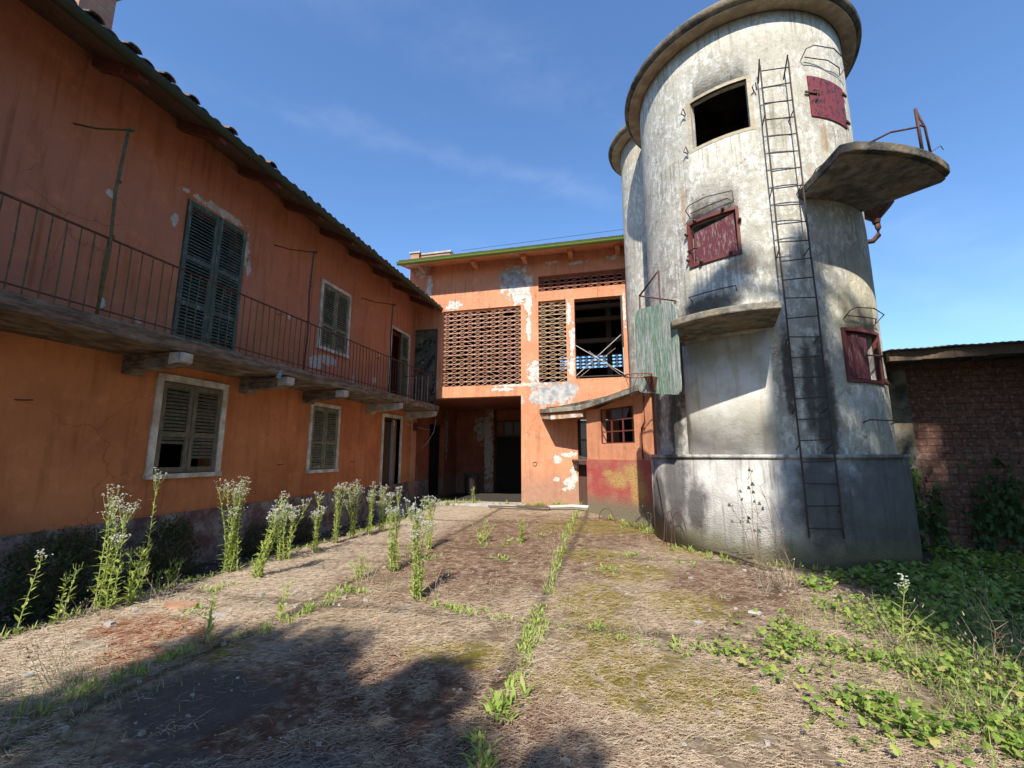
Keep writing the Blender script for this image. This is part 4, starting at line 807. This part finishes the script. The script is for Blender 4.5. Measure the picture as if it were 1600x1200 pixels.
# bent wire hoops against the plinth
def hoopwire(pts, label, mat='rusty_iron', r=.008):
    mb = MB(); mb.tube(pts, r, 5); mb.build('bent_rod', mat, None, label=label, cat='iron rod', group='bent iron rods leaning by the silo base')
def arcp(c, w_, h, dx, dy, n=12): return [(c[0]+dx*(t-.5)*w_, c[1]+dy*(t-.5)*w_, gz(*c)+h*math.sin(math.pi*min(1,max(0,t)))**.45) for t in [i/n for i in range(n+1)]]
hoopwire([(.78,9.3,1.25),(.68,9.0,1.22),(.72,8.75,.95),(.76,8.6,.5),(.7,8.5,0)], 'pale bent rod arching highest from the lean to wall to the silo base', 'grey_iron')
hoopwire([(.62,9.7,1.12),(.66,9.4,1.10),(.62,9.1,.95),(.6,8.95,.6)], 'shorter bent rod arching just below the higher one', 'grey_iron')
hoopwire(arcp((.93,8.15), .3, .62, .9, -.4), 'narrow upright iron hoop stuck in the ground left of the silo plinth')
hoopwire(arcp((.82,8.4), .22, .6, .7, .2), 'second narrow iron hoop behind the first at the silo plinth')
hoopwire(arcp((-.35,11.0), .5, .3, .8, -.6), 'low rusty hoop at the foot of the red painted wall')
# small debris
for (x, y, s, m, lb) in ((-4.55,3.95,.16,'chimney_brick','flat broken brick tile lying on the straw left of the yard'),(-3.95,3.85,.09,'pale_stone','small pale stone on the reddish moss'),(2.42,6.6,.05,'pale_plastic','white plastic scrap on the dark soil by the silo'),(1.28,5.2,.06,'pale_plastic','white plastic scrap on the needles beside the ivy edge')):
    mb = MB(); n_ = 7; pr_ = [(x+s*random.uniform(.7,1)*math.cos(k*6.283/n_)*1.4, y+s*random.uniform(.5,.9)*math.sin(k*6.283/n_)) for k in range(n_)]; z = gz(x,y); mb.prism(pr_, z-.01, z+s*.28); mb.build('stone_fragment' if 'scrap' not in lb else 'scrap', m, None, label=lb, cat='debris')
# grit and stone chips
mb = MB()
for k in range(1500):
    if k < 700: x = random.uniform(-6.4,-5.45); y = random.uniform(2.5,12)
    elif k < 1250: x = random.uniform(-5.2,1.5); y = random.uniform(2.,7)
    else: x = random.uniform(1.5,3.2); y = random.uniform(5.8,7.2)
    s_ = min(.05, .010*math.exp(random.gauss(0,.55))); c = Vector((x,y,gz(x,y)+s_*.3)); a = random.uniform(0,6.28)
    vs = [c+Vector((math.cos(a+q*1.57)*s_*random.uniform(.7,1.2),math.sin(a+q*1.57)*s_*random.uniform(.5,1),z_)) for z_ in (-s_*.5,s_*.45) for q in range(4)]; mb.hexa(vs)
mb.build('stone_chips', 'pale_stone', None, fix=False, label='small stone chips and grit scattered on the yard and along the house wall', cat='gravel', kind='stuff')
# fallen branch
mb = MB(); mb.tube([(1.25,8.1,.06),(1.55,7.7,.08),(1.75,7.3,.07),(2.0,6.9,.05)], .035, 7, True, .02); mb.tube([(1.6,7.6,.08),(1.9,7.5,.14)], .012, 5); mb.build('fallen_branch', 'bark', None, label='fallen branch lying at the foot of the silo', cat='branch')

# ------------------------------------------------------------------ vegetation
rg = np.random.default_rng(11)
def strips(mb, base, dirv_, L, wd_, bend, nseg=3, taper=True):
    """curved blade; base Vector, dirv_ unit Vector"""
    side = dirv_.cross(Vector((0,0,1)));
    if side.length < .05: side = Vector((1,0,0))
    side.normalize(); vs = []
    for i in range(nseg+1):
        t = i/nseg; c = base+dirv_*L*t+Vector((0,0,-bend*L*t*t)); ww = wd_*(math.sin(math.pi*(.12+.86*t))) if taper else wd_*(1-t*.9)
        vs += [c-side*ww*.5, c+side*ww*.5]
    mb.add(vs, [(2*i,2*i+1,2*i+3,2*i+2) for i in range(nseg)], False)
def rdir(el0, el1):
    a = random.uniform(0, 6.283); e = R(random.uniform(el0, el1)); return Vector((math.cos(a)*math.cos(e), math.sin(a)*math.cos(e), math.sin(e)))
# pine needle and straw litter
def litter():
    N = 230000; V = np.zeros((N,4,3)); k = 0
    # sample by distance so that density follows what the ground shows
    r = 1.6*np.exp(rg.random(N)*math.log(11/1.6)); a = rg.uniform(R(-37), R(70), N)
    x = -r*np.sin(a); y = r*np.cos(a); keep = (x > -5.4)&(y < 12.3)&(~((x-CX)**2+(y-CY)**2 < 2.12**2))&(x < 2.9+rg.random(N)*.8)&(y > 1)
    dn = np.array([mnoise.noise((u*1.3, v*1.3, 2)) for u, v in zip(x, y)]); asp = ((x+2.7)/.8)**2+((y-2.55)/.55)**2; dn2 = np.array([mnoise.noise((u*4.5, v*4.5, 6)) for u, v in zip(x, y)]); keep &= (dn+dn2*1.1+rg.random(N)*.8 > .12)&((asp > 1)|(rg.random(N) < .06))
    x, y, r = x[keep], y[keep], r[keep]; N = len(x)
    z = np.array([gz(u, v) for u, v in zip(x, y)])
    th = rg.normal(.35, .9, N); L = rg.uniform(.025,.10,N)*(1+.5*(rg.random(N) < .15))*np.clip(r/4,.8,1.2)*.8; W = .0014*np.clip(r/3,.8,2.0); tl = rg.uniform(-.12,.22,N)
    dx = np.cos(th)*L/2; dy = np.sin(th)*L/2; nx = -np.sin(th)*W/2; ny = np.cos(th)*W/2; zz = z+.008+rg.random(N)*.022; dz = np.sin(tl)*L/2
    co = np.stack([np.stack([x-dx-nx,y-dy-ny,zz-dz],1),np.stack([x+dx-nx,y+dy-ny,zz+dz],1),np.stack([x+dx+nx,y+dy+ny,zz+dz+.001],1),np.stack([x-dx+nx,y-dy+ny,zz-dz+.001],1)],1).reshape(-1,3)
    me = bpy.data.meshes.new('litter'); me.vertices.add(N*4); me.vertices.foreach_set('co', co.ravel()); me.loops.add(N*4); me.loops.foreach_set('vertex_index', np.arange(N*4))
    me.polygons.add(N); me.polygons.foreach_set('loop_start', np.arange(N)*4); me.update(); me.validate(); me.materials.append(MATS['needle'])
    tag(link(bpy.data.objects.new('pine_litter', me)), 'dry pine needles and straw strewn over the yard', 'litter', kind='stuff')
litter()
# ivy and ground cover at the right
def inpoly(x, y, P):
    c = False; j = len(P)-1
    for i in range(len(P)):
        if (P[i][1] > y) != (P[j][1] > y) and x < (P[j][0]-P[i][0])*(y-P[i][1])/(P[j][1]-P[i][1])+P[i][0]: c = not c
        j = i
    return c
IVY = [(2.0,6.3),(1.75,5.8),(1.55,5.2),(1.25,4.55),(1.05,4.1),(1.25,3.7),(1.3,3.4),(1.62,3.05),(1.9,2.7),(2.2,2.2),(9,2.2),(9.2,9.3),(4.95,9.3),(4.75,8.6),(4.3,7.9),(3.3,7.25),(2.7,6.9)]
LEAF = [(0,0),(.28,-.18),(.5,.0),(.52,.28),(.30,.42),(.36,.72),(0,1.0),(-.36,.72),(-.30,.42),(-.52,.28),(-.5,.0),(-.28,-.18)]
def leafpoly(mb, c, s, yaw, tilt, roll):
    M = Matrix.Rotation(yaw,3,'Z')@Matrix.Rotation(tilt,3,'X')@Matrix.Rotation(roll,3,'Y')
    vs = [c+M@Vector((p[0]*s, p[1]*s, -.25*s*abs(p[0]))) for p in LEAF]; ctr = c+M@Vector((0,.35*s,.02*s)); n_ = len(vs)
    mb.add(vs+[ctr], [(i,(i+1)%n_,n_) for i in range(n_)], False)
mb = MB(); cnt = 0; tries = 0
while cnt < 20000 and tries < 120000:
    tries += 1; t = random.random()**1.6; y = 2.2+t*7.1; x = random.uniform(.9, 2.9+y*.62)
    if not inpoly(x, y, IVY): continue
    dens = mnoise.noise((x*1.4, y*1.4, 7))
    edge = x-(1.0+.25*max(0,y-4))
    if edge < 1.3 and dens < -.05: continue
    if y < 4.2 and x > 2.2 and dens < -.15: continue
    z = gz(x,y)+random.uniform(.02,.14)*(.6+.5*(dens+.5)); s = min(.075, .03*math.exp(random.gauss(0,.38)))*(1 if y < 6 else 1.5)
    leafpoly(mb, Vector((x,y,z)), s, random.uniform(0,6.28), random.uniform(-.2,.9), random.uniform(-.4,.4)); cnt += 1
for (x0,y0,n_,rr2) in ((.95,4.05,60,.16),(.82,4.15,30,.1),(1.2,3.85,60,.18),(1.4,3.3,70,.2),(1.15,4.7,40,.2),(1.9,2.75,120,.3)):
    for k in range(n_):
        x = random.gauss(x0,rr2); y = random.gauss(y0,rr2); leafpoly(mb, Vector((x,y,gz(x,y)+random.uniform(.02,.09))), random.uniform(.025,.055), random.uniform(0,6.28), random.uniform(-.2,.8), random.uniform(-.4,.4))
mb.build('ivy', 'ivy_leaf', None, fix=False, label='ivy and low creeping ground cover along the right side of the yard', cat='ground cover', kind='stuff')
# ivy climbing the shed wall
mb = MB()
for (x0,z0,sx,sz,n_) in ((5.25,.4,.06,.4,120),(6.25,.7,.22,.35,260),(5.9,.4,.12,.3,90),(7.2,.5,.15,.5,200),(4.98,.7,.04,.45,90)):
    for k in range(n_):
        x = random.gauss(x0,sx); z = abs(random.gauss(z0,sz)); leafpoly(mb, Vector((x,WY-.08-random.random()*.12-(.18 if x > 7 else 0),z)), random.uniform(.06,.11), random.uniform(0,6.28), random.uniform(.9,1.7), random.uniform(-.5,.5))
mb.build('climbing_ivy', 'bush_leaf', None, fix=False, label='dark ivy climbing the foot of the brick shed wall', cat='climbing plant')
# joint weeds
mb = MB()
def tuft(mb, x, y, n, L, wd_, el=(35,80), bend=.35):
    z = gz(x,y)
    for k in range(n): strips(mb, Vector((x+random.gauss(0,.02),y+random.gauss(0,.02),z)), rdir(*el), L*random.uniform(.5,1.1), wd_*random.uniform(.7,1.2), bend*random.uniform(.5,1.5))
def along(P, step, jit, n, L, wd_, p=.8, **kw):
    for (a, b) in zip(P, P[1:]):
        d = math.dist(a, b); m_ = max(1, int(d/step))
        for i in range(m_):
            if random.random() > p: continue
            t = i/m_; x = a[0]+(b[0]-a[0])*t+random.gauss(0,jit); y = a[1]+(b[1]-a[1])*t+random.gauss(0,jit)
            if mnoise.noise((x*1.1,y*1.1,4)) < -.22: continue
            tuft(mb, x, y, n, L, wd_, **kw)
along([(-1.16,12.2),(-1.05,8.2),(-.85,5.07),(-.78,3.79),(-.77,3.0)], .05, .035, 10, .11, .014)
along([(-.90,4.9),(-.80,3.7)], .035, .04, 10, .12, .016)
along([(-.78,3.05),(-.73,2.75)], .028, .04, 11, .16, .022, p=1)
along([(-.80,2.62),(-.72,2.3)], .04, .03, 11, .14, .02, p=1)
along([(-3.3,4.95),(-1.86,4.7),(-1.08,4.42),(0,4.23),(.9,4.0)], .05, .045, 9, .09, .014)
along([(-3.3,5.0),(-2.6,4.82)], .03, .09, 10, .12, .01); along([(-2.5,4.8),(-1.2,4.45)], .045, .05, 9, .09, .02)
along([(-3.2,7.7),(-1.3,7.7),(.5,7.5)], .08, .06, 9, .10, .014, p=.6)
along([(-3.55,2.2),(-3.5,3.1),(-3.15,3.7),(-3.2,5.1)], .035, .05, 9, .14, .012)
along([(-3.3,5.1),(-3.6,7.6),(-4.2,9.5),(-5.3,11.6)], .09, .06, 9, .12, .012, p=.55)
along([(-5.35,2.6),(-5.4,4.2),(-5.35,7.8),(-5.3,11.5)], .05, .05, 10, .14, .011)
along([(-5.9,12.6),(-4.6,12.9),(-2.8,12.75),(-1.2,12.6)], .07, .1, 12, .20, .012)
along([(-5.2,12.5),(-4.6,12.6)], .05, .15, 12, .32, .014)
along([(-2.7,12.75),(-2.0,12.75)], .04, .06, 14, .26, .01); along([(-1.9,12.75),(-1.1,12.7)], .035, .06, 14, .3, .01)
along([(-.8,11.9),(.7,10.1),(1.0,8.2),(1.7,7.4)], .05, .12, 10, .17, .014, p=.8); along([(-.3,11.2),(.6,9.8)], .05, .25, 10, .15, .02)
along([(1.8,7.3),(2.9,7.1)], .06, .08, 10, .18, .012)
for k in range(160):
    x = random.uniform(-5.2,1.2); y = random.uniform(2.4,11.5)
    if mnoise.noise((x,y,8)) > .1: tuft(mb, x, y, 6, .07, .008)
for (x0,y0) in ((-2.0,8.2),(-1.8,6.9),(-.2,6.6),(.2,7.6),(-2.9,6.6),(.95,7.2),(-1.6,8.9),(-4.3,3.9),(-4.8,4.6),(-3.6,5.8),(.5,4.15),(-.3,4.35)):
    for k in range(8): tuft(mb, random.gauss(x0,.10), random.gauss(y0,.08), 9, .11, .018, (15,70))
mb.build('joint_weeds', 'joint_leaf', None, fix=False, label='low green weeds growing along the slab joints and walls', cat='weeds', kind='stuff')
# dry and green grass at right foreground and thin straw stalks
mb = MB()
for k in range(3600):
    x = random.uniform(1.3,5.2); y = random.uniform(2.3,6.2)
    if not inpoly(x-.1,y,IVY) or mnoise.noise((x*.9,y*.9,12)) < -.05: continue
    strips(mb, Vector((x,y,gz(x,y))), rdir(40,82), random.uniform(.12,.34), .006, random.uniform(.2,.8), 4, False)
mb.build('green_grass', 'joint_leaf', None, fix=False, label='long green grass blades among the ivy at the right', cat='grass', kind='stuff')
mb = MB()
def stalk(x, y, h, n, spread=.25):
    for k in range(n):
        b = Vector((x+random.gauss(0,.05),y+random.gauss(0,.05),gz(x,y))); d = Vector((random.gauss(0,spread),random.gauss(0,spread),1)).normalized(); hh = h*random.uniform(.6,1.1)
        mb.tube([b, b+d*hh*.5+Vector((0,0,.0)), b+d*hh+Vector((random.gauss(0,.05),random.gauss(0,.05),-.03))], .0022, 3, False, .001)
        if random.random() < .6: mb.tube([b+d*hh*.93, b+d*hh*1.0], .006, 4, False, .002)
for (x,y,h,n,s) in ((-3.1,5.1,.45,26,.3),(-2.7,4.9,.4,18,.35),(-1.0,4.0,.3,8,.3),(-.9,5.6,.4,8,.2),(-1.0,6.8,.45,10,.25),(-1.1,8.6,.4,12,.3),(-2.0,4.8,.35,8,.3),(1.6,5.9,.35,10,.4),(2.2,4.6,.5,14,.35),(2.6,4.2,.4,14,.4),(3.0,4.6,.5,14,.35),(3.3,5.4,.5,10,.3),(2.2,3.4,.3,16,.5),(2.7,3.2,.3,20,.5),(.15,2.75,.2,3,.15),(-.5,4.7,.35,4,.3),(.2,4.4,.35,3,.3),(-4.9,4.0,.4,12,.4),(-5.2,3.4,.3,14,.5),(-3.9,2.5,.35,10,.3),(-3.4,3.2,.35,6,.3),(-1.5,5.0,.3,8,.3),(1.9,6.2,.35,12,.4),(.6,10,.5,6,.3),(-2.6,2.3,.12,14,1.2),(-1.8,2.4,.12,14,1.2)): stalk(x,y,h,n,s)
mb.build('dry_grass', 'dry_grass', None, fix=False, label='thin dry straw stalks scattered through the yard', cat='dry grass', kind='stuff')
mb = MB()
for k in range(5200):
    x = random.uniform(1.9,4.4); y = random.uniform(2.1,5.0)
    if x < 1.75+.12*(y-2) or mnoise.noise((x*.9,y*.9,22)) < -.12: continue
    strips(mb, Vector((x,y,gz(x,y))), rdir(45,85), random.uniform(.16,.42), .006, random.uniform(.3,.9), 4, False)
for k in range(900):
    x = random.gauss(-3.7,.35); y = random.gauss(2.25,.35); strips(mb, Vector((x,y,gz(x,y))), rdir(35,80), random.uniform(.08,.2), .006, random.uniform(.3,.9), 4, False)
mb.build('meadow_grass', 'meadow', None, fix=False, label='tangled pale green grass in the right foreground', cat='grass', kind='stuff')
# tall flowering weeds
def weed(x, y, h, n, label, lean=(0,0), spread=.1, flowers=True, mats=('weed_stem','weed_leaf','weed_flower'), leaf_L=.088, head=1.0, group='tall flowering weeds along the yard', name='flowering_weed', cat='weed'):
    n = n if n < 3 else int(n*1.7); z0 = gz(x,y)-.01; o = empty(name, (x,y,z0), label, cat, group); st, lf, fl_ = MB(), MB(), MB()
    for k in range(n):
        hh = h*(random.uniform(.66,1.0) if k else 1.0); bx = x+random.gauss(0,spread*.5); by = y+random.gauss(0,spread*.5); lx = lean[0]*hh+random.gauss(0,spread*.9); ly = lean[1]*hh+random.gauss(0,spread*1.1)
        N = 9; w1, w2 = random.uniform(-.02,.02), random.uniform(-.02,.02)
        P = lambda t: Vector((bx+lx*t**1.4+w1*math.sin(t*5), by+ly*t**1.4+w2*math.sin(t*4), z0+hh*t))
        top = .86; st.tube([P(top*i/N) for i in range(N+1)], .0055, 5, False, .003)
        m_ = int(30*hh/1.1)+6
        for i in range(m_):
            t = .04+.84*i/m_; a = i*2.4+k+random.gauss(0,.4); e = R(random.uniform(10,65)); d = Vector((math.cos(a)*math.cos(e),math.sin(a)*math.cos(e),math.sin(e)))
            strips(lf, P(t), d, leaf_L*1.1*(1.15-.6*t)*random.uniform(.8,1.25), .021*(1.2-.5*t)*(leaf_L/.08), random.uniform(.0,.4), 3)
        for i in range(int(13*head)):
            a = i*2.4+random.random(); t0 = top-random.uniform(0,.13); b = P(t0); rr2 = random.uniform(.02,.105)*head; tip = Vector((b.x+math.cos(a)*rr2, b.y+math.sin(a)*rr2, z0+hh*random.uniform(.88,1.0)))
            st.tube([b, (b+tip)/2+Vector((math.cos(a)*.012,math.sin(a)*.012,-.01)), tip], .0022, 3, False, .0015)
            if flowers:
                for j in range(4):
                    c = tip+Vector((random.gauss(0,.013),random.gauss(0,.013),random.gauss(0,.009))); r_ = random.uniform(.007,.011); ring = [c+Vector((math.cos(q*1.047)*r_,math.sin(q*1.047)*r_,.003*random.random())) for q in range(6)]
                    fl_.add(ring+[c+Vector((0,0,.004)), c-Vector((0,0,.008))], [(q,(q+1)%6,6) for q in range(6)]+[((q+1)%6,q,7) for q in range(6)])
    st.build('stem', mats[0], o, fix=False); lf.build('leaves', mats[1], o, fix=False)
    if flowers: fl_.build('flower_heads', mats[2], o, fix=False)
    return o
WE = [(-5.36,3.66,1.30,3,'tallest stem of the white flowered weed pair at far left',(.05,.02),.07),
 (-5.18,3.66,1.12,2,'leaning white flowered weed just right of the far left pair',(.14,.0),.06),
 (-5.36,4.12,1.48,1,'single slender white flowered weed standing alone left of the nearest lower window',(.04,.02),.02),
 (-5.30,5.22,1.32,6,'dense clump of white topped weeds in front of the nearest lower window corner',(.03,.0),.10),
 (-4.72,5.10,.95,5,'white flowered weed clump leaning to the right',(.32,.05),.08),
 (-5.02,6.0,1.06,5,'thick clump of weeds left of the second lower window',(.10,.0),.11),
 (-4.95,6.5,1.0,3,'white topped weeds under the left side of the second lower window',(.04,0),.09),
 (-5.10,7.3,1.10,3,'slim upright weeds under the second lower window',(.02,0),.05),
 (-5.05,7.75,1.12,4,'upright weeds just right of the second lower window',(.02,0),.06),
 (-4.95,8.15,1.08,4,'third upright weed clump towards the curtained door',(.02,0),.06),
 (-4.9,8.6,1.0,3,'tall weeds left of the curtained door',(.05,0),.08),
 (-3.10,5.75,1.18,5,'tall weed clump standing out in the yard in line with the curtained door',(.0,0),.06),
 (-2.22,4.75,1.12,5,'tall weed clump nearest the yard centre on the cross joint',(.0,.0),.05),
 (-3.2,7.2,.92,4,'weed clump with grey white heads behind the yard centre clump',(.0,0),.09),
 (-3.3,5.3,.38,3,'short leafy weed between the dry stalks',(0,0),.07),
 (-2.5,8.0,.45,4,'low leafy weed beyond the yard centre',(0,0),.10),
 (-1.85,8.1,.48,4,'low leafy weed beside the long joint beyond the centre',(0,0),.10),
 (-5.3,3.05,.78,1,'small nodding weed at the left frame edge',(.14,.05),.02),
 (-5.3,3.35,.55,2,'short branched weed next to the nodding one at the left edge',(.08,0),.05),
 (-4.2,12.75,.55,2,'bushy weed at the passage entrance',(0,0),.12),
 (2.22,4.5,.62,1,'lone white flowered weed rising from the ivy at right',(-.02,0),.02),
 (-3.5,3.3,.5,2,'thin leafy shoot in shade on the left joint',(.06,0),.05),
 (-3.25,3.85,.42,2,'thin leafy shoot at the far end of the left joint',(.05,0),.05),
 (-5.55,4.6,.42,3,'low bushy weed left of the dense clump',(.1,0),.08)]
for i, (x,y,h,n,lb,ln,sp) in enumerate(WE):
    weed(x,y,h,n,lb,ln,sp, flowers=(h > .6 or 'white' in lb), head=(random.uniform(.75,1.0) if h > .8 else .5))
# narrow leaved bushy shoot at left
weed(-5.2,3.85,.62,4,'feathery narrow leaved shoot beside the leaning weed at left',(.05,0),.08,False,leaf_L=.10)
# dead stems with dark leaves in front of the silo
def deadplant(x,y,h,n,label,leaves=True,lean=(0,0)):
    z0 = gz(x,y)-.01; o = empty('dead_weed',(x,y,z0),label,'dead plant','dead weeds before the silo'); st, lf = MB(), MB()
    for k in range(n):
        lx, ly = lean[0]+random.gauss(0,.10), lean[1]+random.gauss(0,.08); pts = [Vector((x+lx*t+.02*math.sin(t*9+k),y+ly*t,z0+h*t*(1-.12*(k%3)))) for t in [i/8 for i in range(9)]]; st.tube(pts,.0055,5,False,.002)
        for i in range(4,9):
            for j in range(2):
                d = rdir(-10,60); L = random.uniform(.06,.16); st.tube([pts[i],pts[i]+d*L],.0025,3,False,.0015)
                if leaves and random.random() < .6: leafpoly(lf, pts[i]+d*L, random.uniform(.03,.05), random.uniform(0,6.28), random.uniform(.8,1.8), 0)
    st.build('stem','dry_stem',o,fix=False)
    if leaves: lf.build('leaves','dark_leaf',o,fix=False)
deadplant(1.72,6.45,1.28,4,'tall dry stems with small dark hanging leaves in front of the silo plinth',True,(-.15,0))
deadplant(2.05,6.3,1.2,3,'bare dark dry stems leaning left before the silo base',False,(-.35,0))
deadplant(1.75,5.95,.45,6,'pale dry twiggy tuft at the ivy edge below the silo',False,(.02,0))
deadplant(2.45,3.9,.45,3,'pinkish dead stalks in the grass at right',False,(.02,0))
# shrubs in the shade of the house wall
def shrub(x,y,rx,ry,h,n,label):
    z0 = gz(x,y); o = empty('shrub',(x,y,z0),label,'shrub','dark shrubs at the foot of the house wall'); st, lf = MB(), MB()
    for k in range(14):
        a = random.uniform(0,6.28); st.tube([(x+random.gauss(0,.08),y+random.gauss(0,.15),z0),(x+math.cos(a)*rx*.7,y+math.sin(a)*ry*.7,z0+h*.8)],.006,4,False,.003)
    for k in range(n):
        a = random.uniform(0,6.28); rr2 = random.random()**.5; t = random.random(); env = 1-.55*t*t; c = Vector((x+math.cos(a)*rr2*rx*env,y+math.sin(a)*rr2*ry*env,z0+.02+t*h*(1+.25*mnoise.noise((x+math.cos(a)*2,y+math.sin(a)*2,k*.01)))))
        strips(lf,c,rdir(-10,70),random.uniform(.04,.09),random.uniform(.014,.024),.3,2)
    st.build('branches','bark',o,fix=False); lf.build('foliage','bush_leaf',o,fix=False)
shrub(-6.05,3.75,.38,.75,.75,4200,'widest dark shrub at the lower left against the house wall')
shrub(-6.1,5.0,.33,.5,.72,2800,'dark rounded shrub below the left corner of the nearest lower window')
shrub(-6.1,6.6,.3,.4,.45,1500,'low dark shrub between the two lower windows')
shrub(-6.15,7.7,.25,.35,.38,1000,'smallest dark shrub under the second lower window')

# ------------------------------------------------------------------ trees behind the viewpoint whose shade falls into the yard
def back(x, w_, Y0):     # point at Y0 on the sun ray that reaches ground-space (x, w = z + T*y)
    return (x-SUN_SX*((w_/SUN_T)-Y0), Y0, w_-SUN_T*Y0)
def tree(Y0, trunk_x, blobs, label, seed):
    rn = random.Random(seed); B = [(*back(x, w_, Y0+rn.uniform(-.6,.6)), r, n) for (x,w_,r,n) in blobs]
    o = empty('tree',(trunk_x,Y0,0),label,'tree'); st, lf = MB(), MB(); top = max(b[2] for b in B)
    tr = [(trunk_x,Y0,-.2),(trunk_x+.1,Y0,top*.35),(trunk_x-.1,Y0+.1,top*.7),(trunk_x,Y0,top*.95)]; st.tube(tr,.26,9,True,.05)
    lim = MB()
    for (x,y,z,r,n) in B:
        lim.tube([(trunk_x,Y0,max(1.5,z-1.2-abs(x-trunk_x)*.5)),((x+trunk_x)/2,(y+Y0)/2,z-.5),(x,y,z)],.07,6,False,.02)
        for k in range(n):
            d = Vector((rn.gauss(0,1),rn.gauss(0,1),rn.gauss(0,1))); d = d.normalized()*r*rn.random()**.45*(1+.45*mnoise.noise((d.x*2+x,d.y*2,d.z*2+z))); c = Vector((x,y,z))+d
            a = rn.uniform(0,6.28); e = R(rn.uniform(-60,60)); dd = Vector((math.cos(a)*math.cos(e),math.sin(a)*math.cos(e),math.sin(e))); strips(lf,c,dd,rn.uniform(.12,.22),.09,.2,2)
    st.build('trunk','bark',o,fix=False); lim.build('limbs','bark',o,fix=False); lf.build('crown','tree_leaf',o,fix=False)
rb_ = random.Random(21); LB = []
prof_ = [(-5.2,1.6),(-4.3,2.2),(-3.9,2.75),(-3.3,4.05),(-2.75,4.3),(-2.3,4.05),(-2.0,3.4),(-1.5,3.55),(-1.1,3.0),(-.75,3.25),(-.45,3.2),(-.3,2.5),(.05,2.3),(.3,1.6)]
while len(LB) < 78:
    x_ = rb_.uniform(-5.2,.3); w_ = rb_.uniform(.3,4.3)
    top_ = next(a[1]+(b[1]-a[1])*(x_-a[0])/(b[0]-a[0]) for a, b in zip(prof_, prof_[1:]) if a[0] <= x_ <= b[0])
    if w_ < top_-.22 and not (-1.35 < x_ < -.75 and 2.3 < w_ < 2.9): LB.append((x_, w_, rb_.uniform(.26,.46), int(rb_.uniform(110,190))))
tree(-6, -2.6, LB+[(-3.0,2.4,.7,700),(-2.2,2.2,.7,700),(-3.6,1.4,.8,800)], 'broad leafy tree behind the viewpoint that shades the near left of the yard', 1)
tree(-6.5, 4.6, [(3.6,5.8,1.1,1500),(3.3,7.2,1.0,1300),(4.8,7,1.4,2200),(4.2,8.5,1.2,1700),(6.4,7.5,1.6,2400),(6.8,9.8,1.5,2100),(3.3,8.6,.8,900),(2.7,9.2,.45,700),(5.6,9.3,.8,900),(3.3,10.2,.40,280),(2.8,10.9,.35,180),(3.0,11.8,.3,150),(2.7,8.5,.42,600),(6.9,11.6,1.3,1500),(8.4,9,1.8,2200),(7.8,6,1.6,1700),(4.6,5.4,1.2,1400),(6.2,4.6,1.3,1300),(1.75,11.85,.3,160),(4.0,9.9,.35,160),(2.6,7.7,.4,500),(4.4,3.7,.9,700),(3.3,5.2,.6,500),(3.5,4.5,.6,450),(4.6,3.4,.9,700),(6.3,10.9,.8,1200),(6.2,12.2,.7,900),(7.2,12.6,1.0,1200),(6.0,9.8,.6,700),(8.6,11.5,1.4,1800),(4.5,5.0,1.2,1800),(5.6,3.6,1.2,1600),(7.2,3,1.5,1800),(3.5,6.3,.8,1000),(2.85,9.6,.45,900),(2.75,10.3,.42,800),(2.85,10.9,.40,700),(3.0,11.5,.34,500),(3.1,12.2,.26,130),(4.5,8.3,.8,1400),(3.3,8.1,.7,1000),(1.6,11.9,.33,300),(2.05,12.1,.25,180),(3.0,4.7,.45,260),(3.2,3.7,.35,160)], 'tall leafy tree behind the viewpoint that shades the ivy and the silo foot', 2)
def sky_block_tree(x, y, h, cr, n, label, seed):  # unseen trees added outside the view to block skylight fill
    rn = random.Random(seed); o = empty('tree',(x,y,0),label,'tree'); st, lf = MB(), MB(); st.tube([(x,y,-.2),(x+.2,y,h*.4),(x,y+.2,h*.8)],.3,9,True,.08)
    cl = [(x+rn.gauss(0,cr*.55),y+rn.gauss(0,cr*.55),h*.3+rn.random()*h*.65) for _ in range(26)]
    for c0 in cl:
        st.tube([(x,y,max(1.5,c0[2]-1.5)),c0],.05,5,False,.015)
        for k in range(n//26):
            d = Vector((rn.gauss(0,1),rn.gauss(0,1),rn.gauss(0,1))).normalized()*1.6*rn.random()**.5; a = rn.uniform(0,6.28); e = R(rn.uniform(-60,60))
            strips(lf,Vector(c0)+d,Vector((math.cos(a)*math.cos(e),math.sin(a)*math.cos(e),math.sin(e))),rn.uniform(.2,.34),.16,.2,2)
    st.build('trunk','bark',o,fix=False); lf.build('crown','tree_leaf',o,fix=False)
sky_block_tree(8.8, 1.2, 11, 2.0, 11000, 'unseen dense tree added beyond the right edge to cut skylight over the ivy', 5)
sky_block_tree(9.3, 5.3, 9, 1.5, 10000, 'second unseen tree added beyond the right edge to cut skylight on the brick shed', 6)
sky_block_tree(5.5, -10.5, 13, 3.0, 9000, 'tallest unseen tree, added far behind the viewpoint to cut skylight', 8)
print('objects', len(bpy.data.objects))
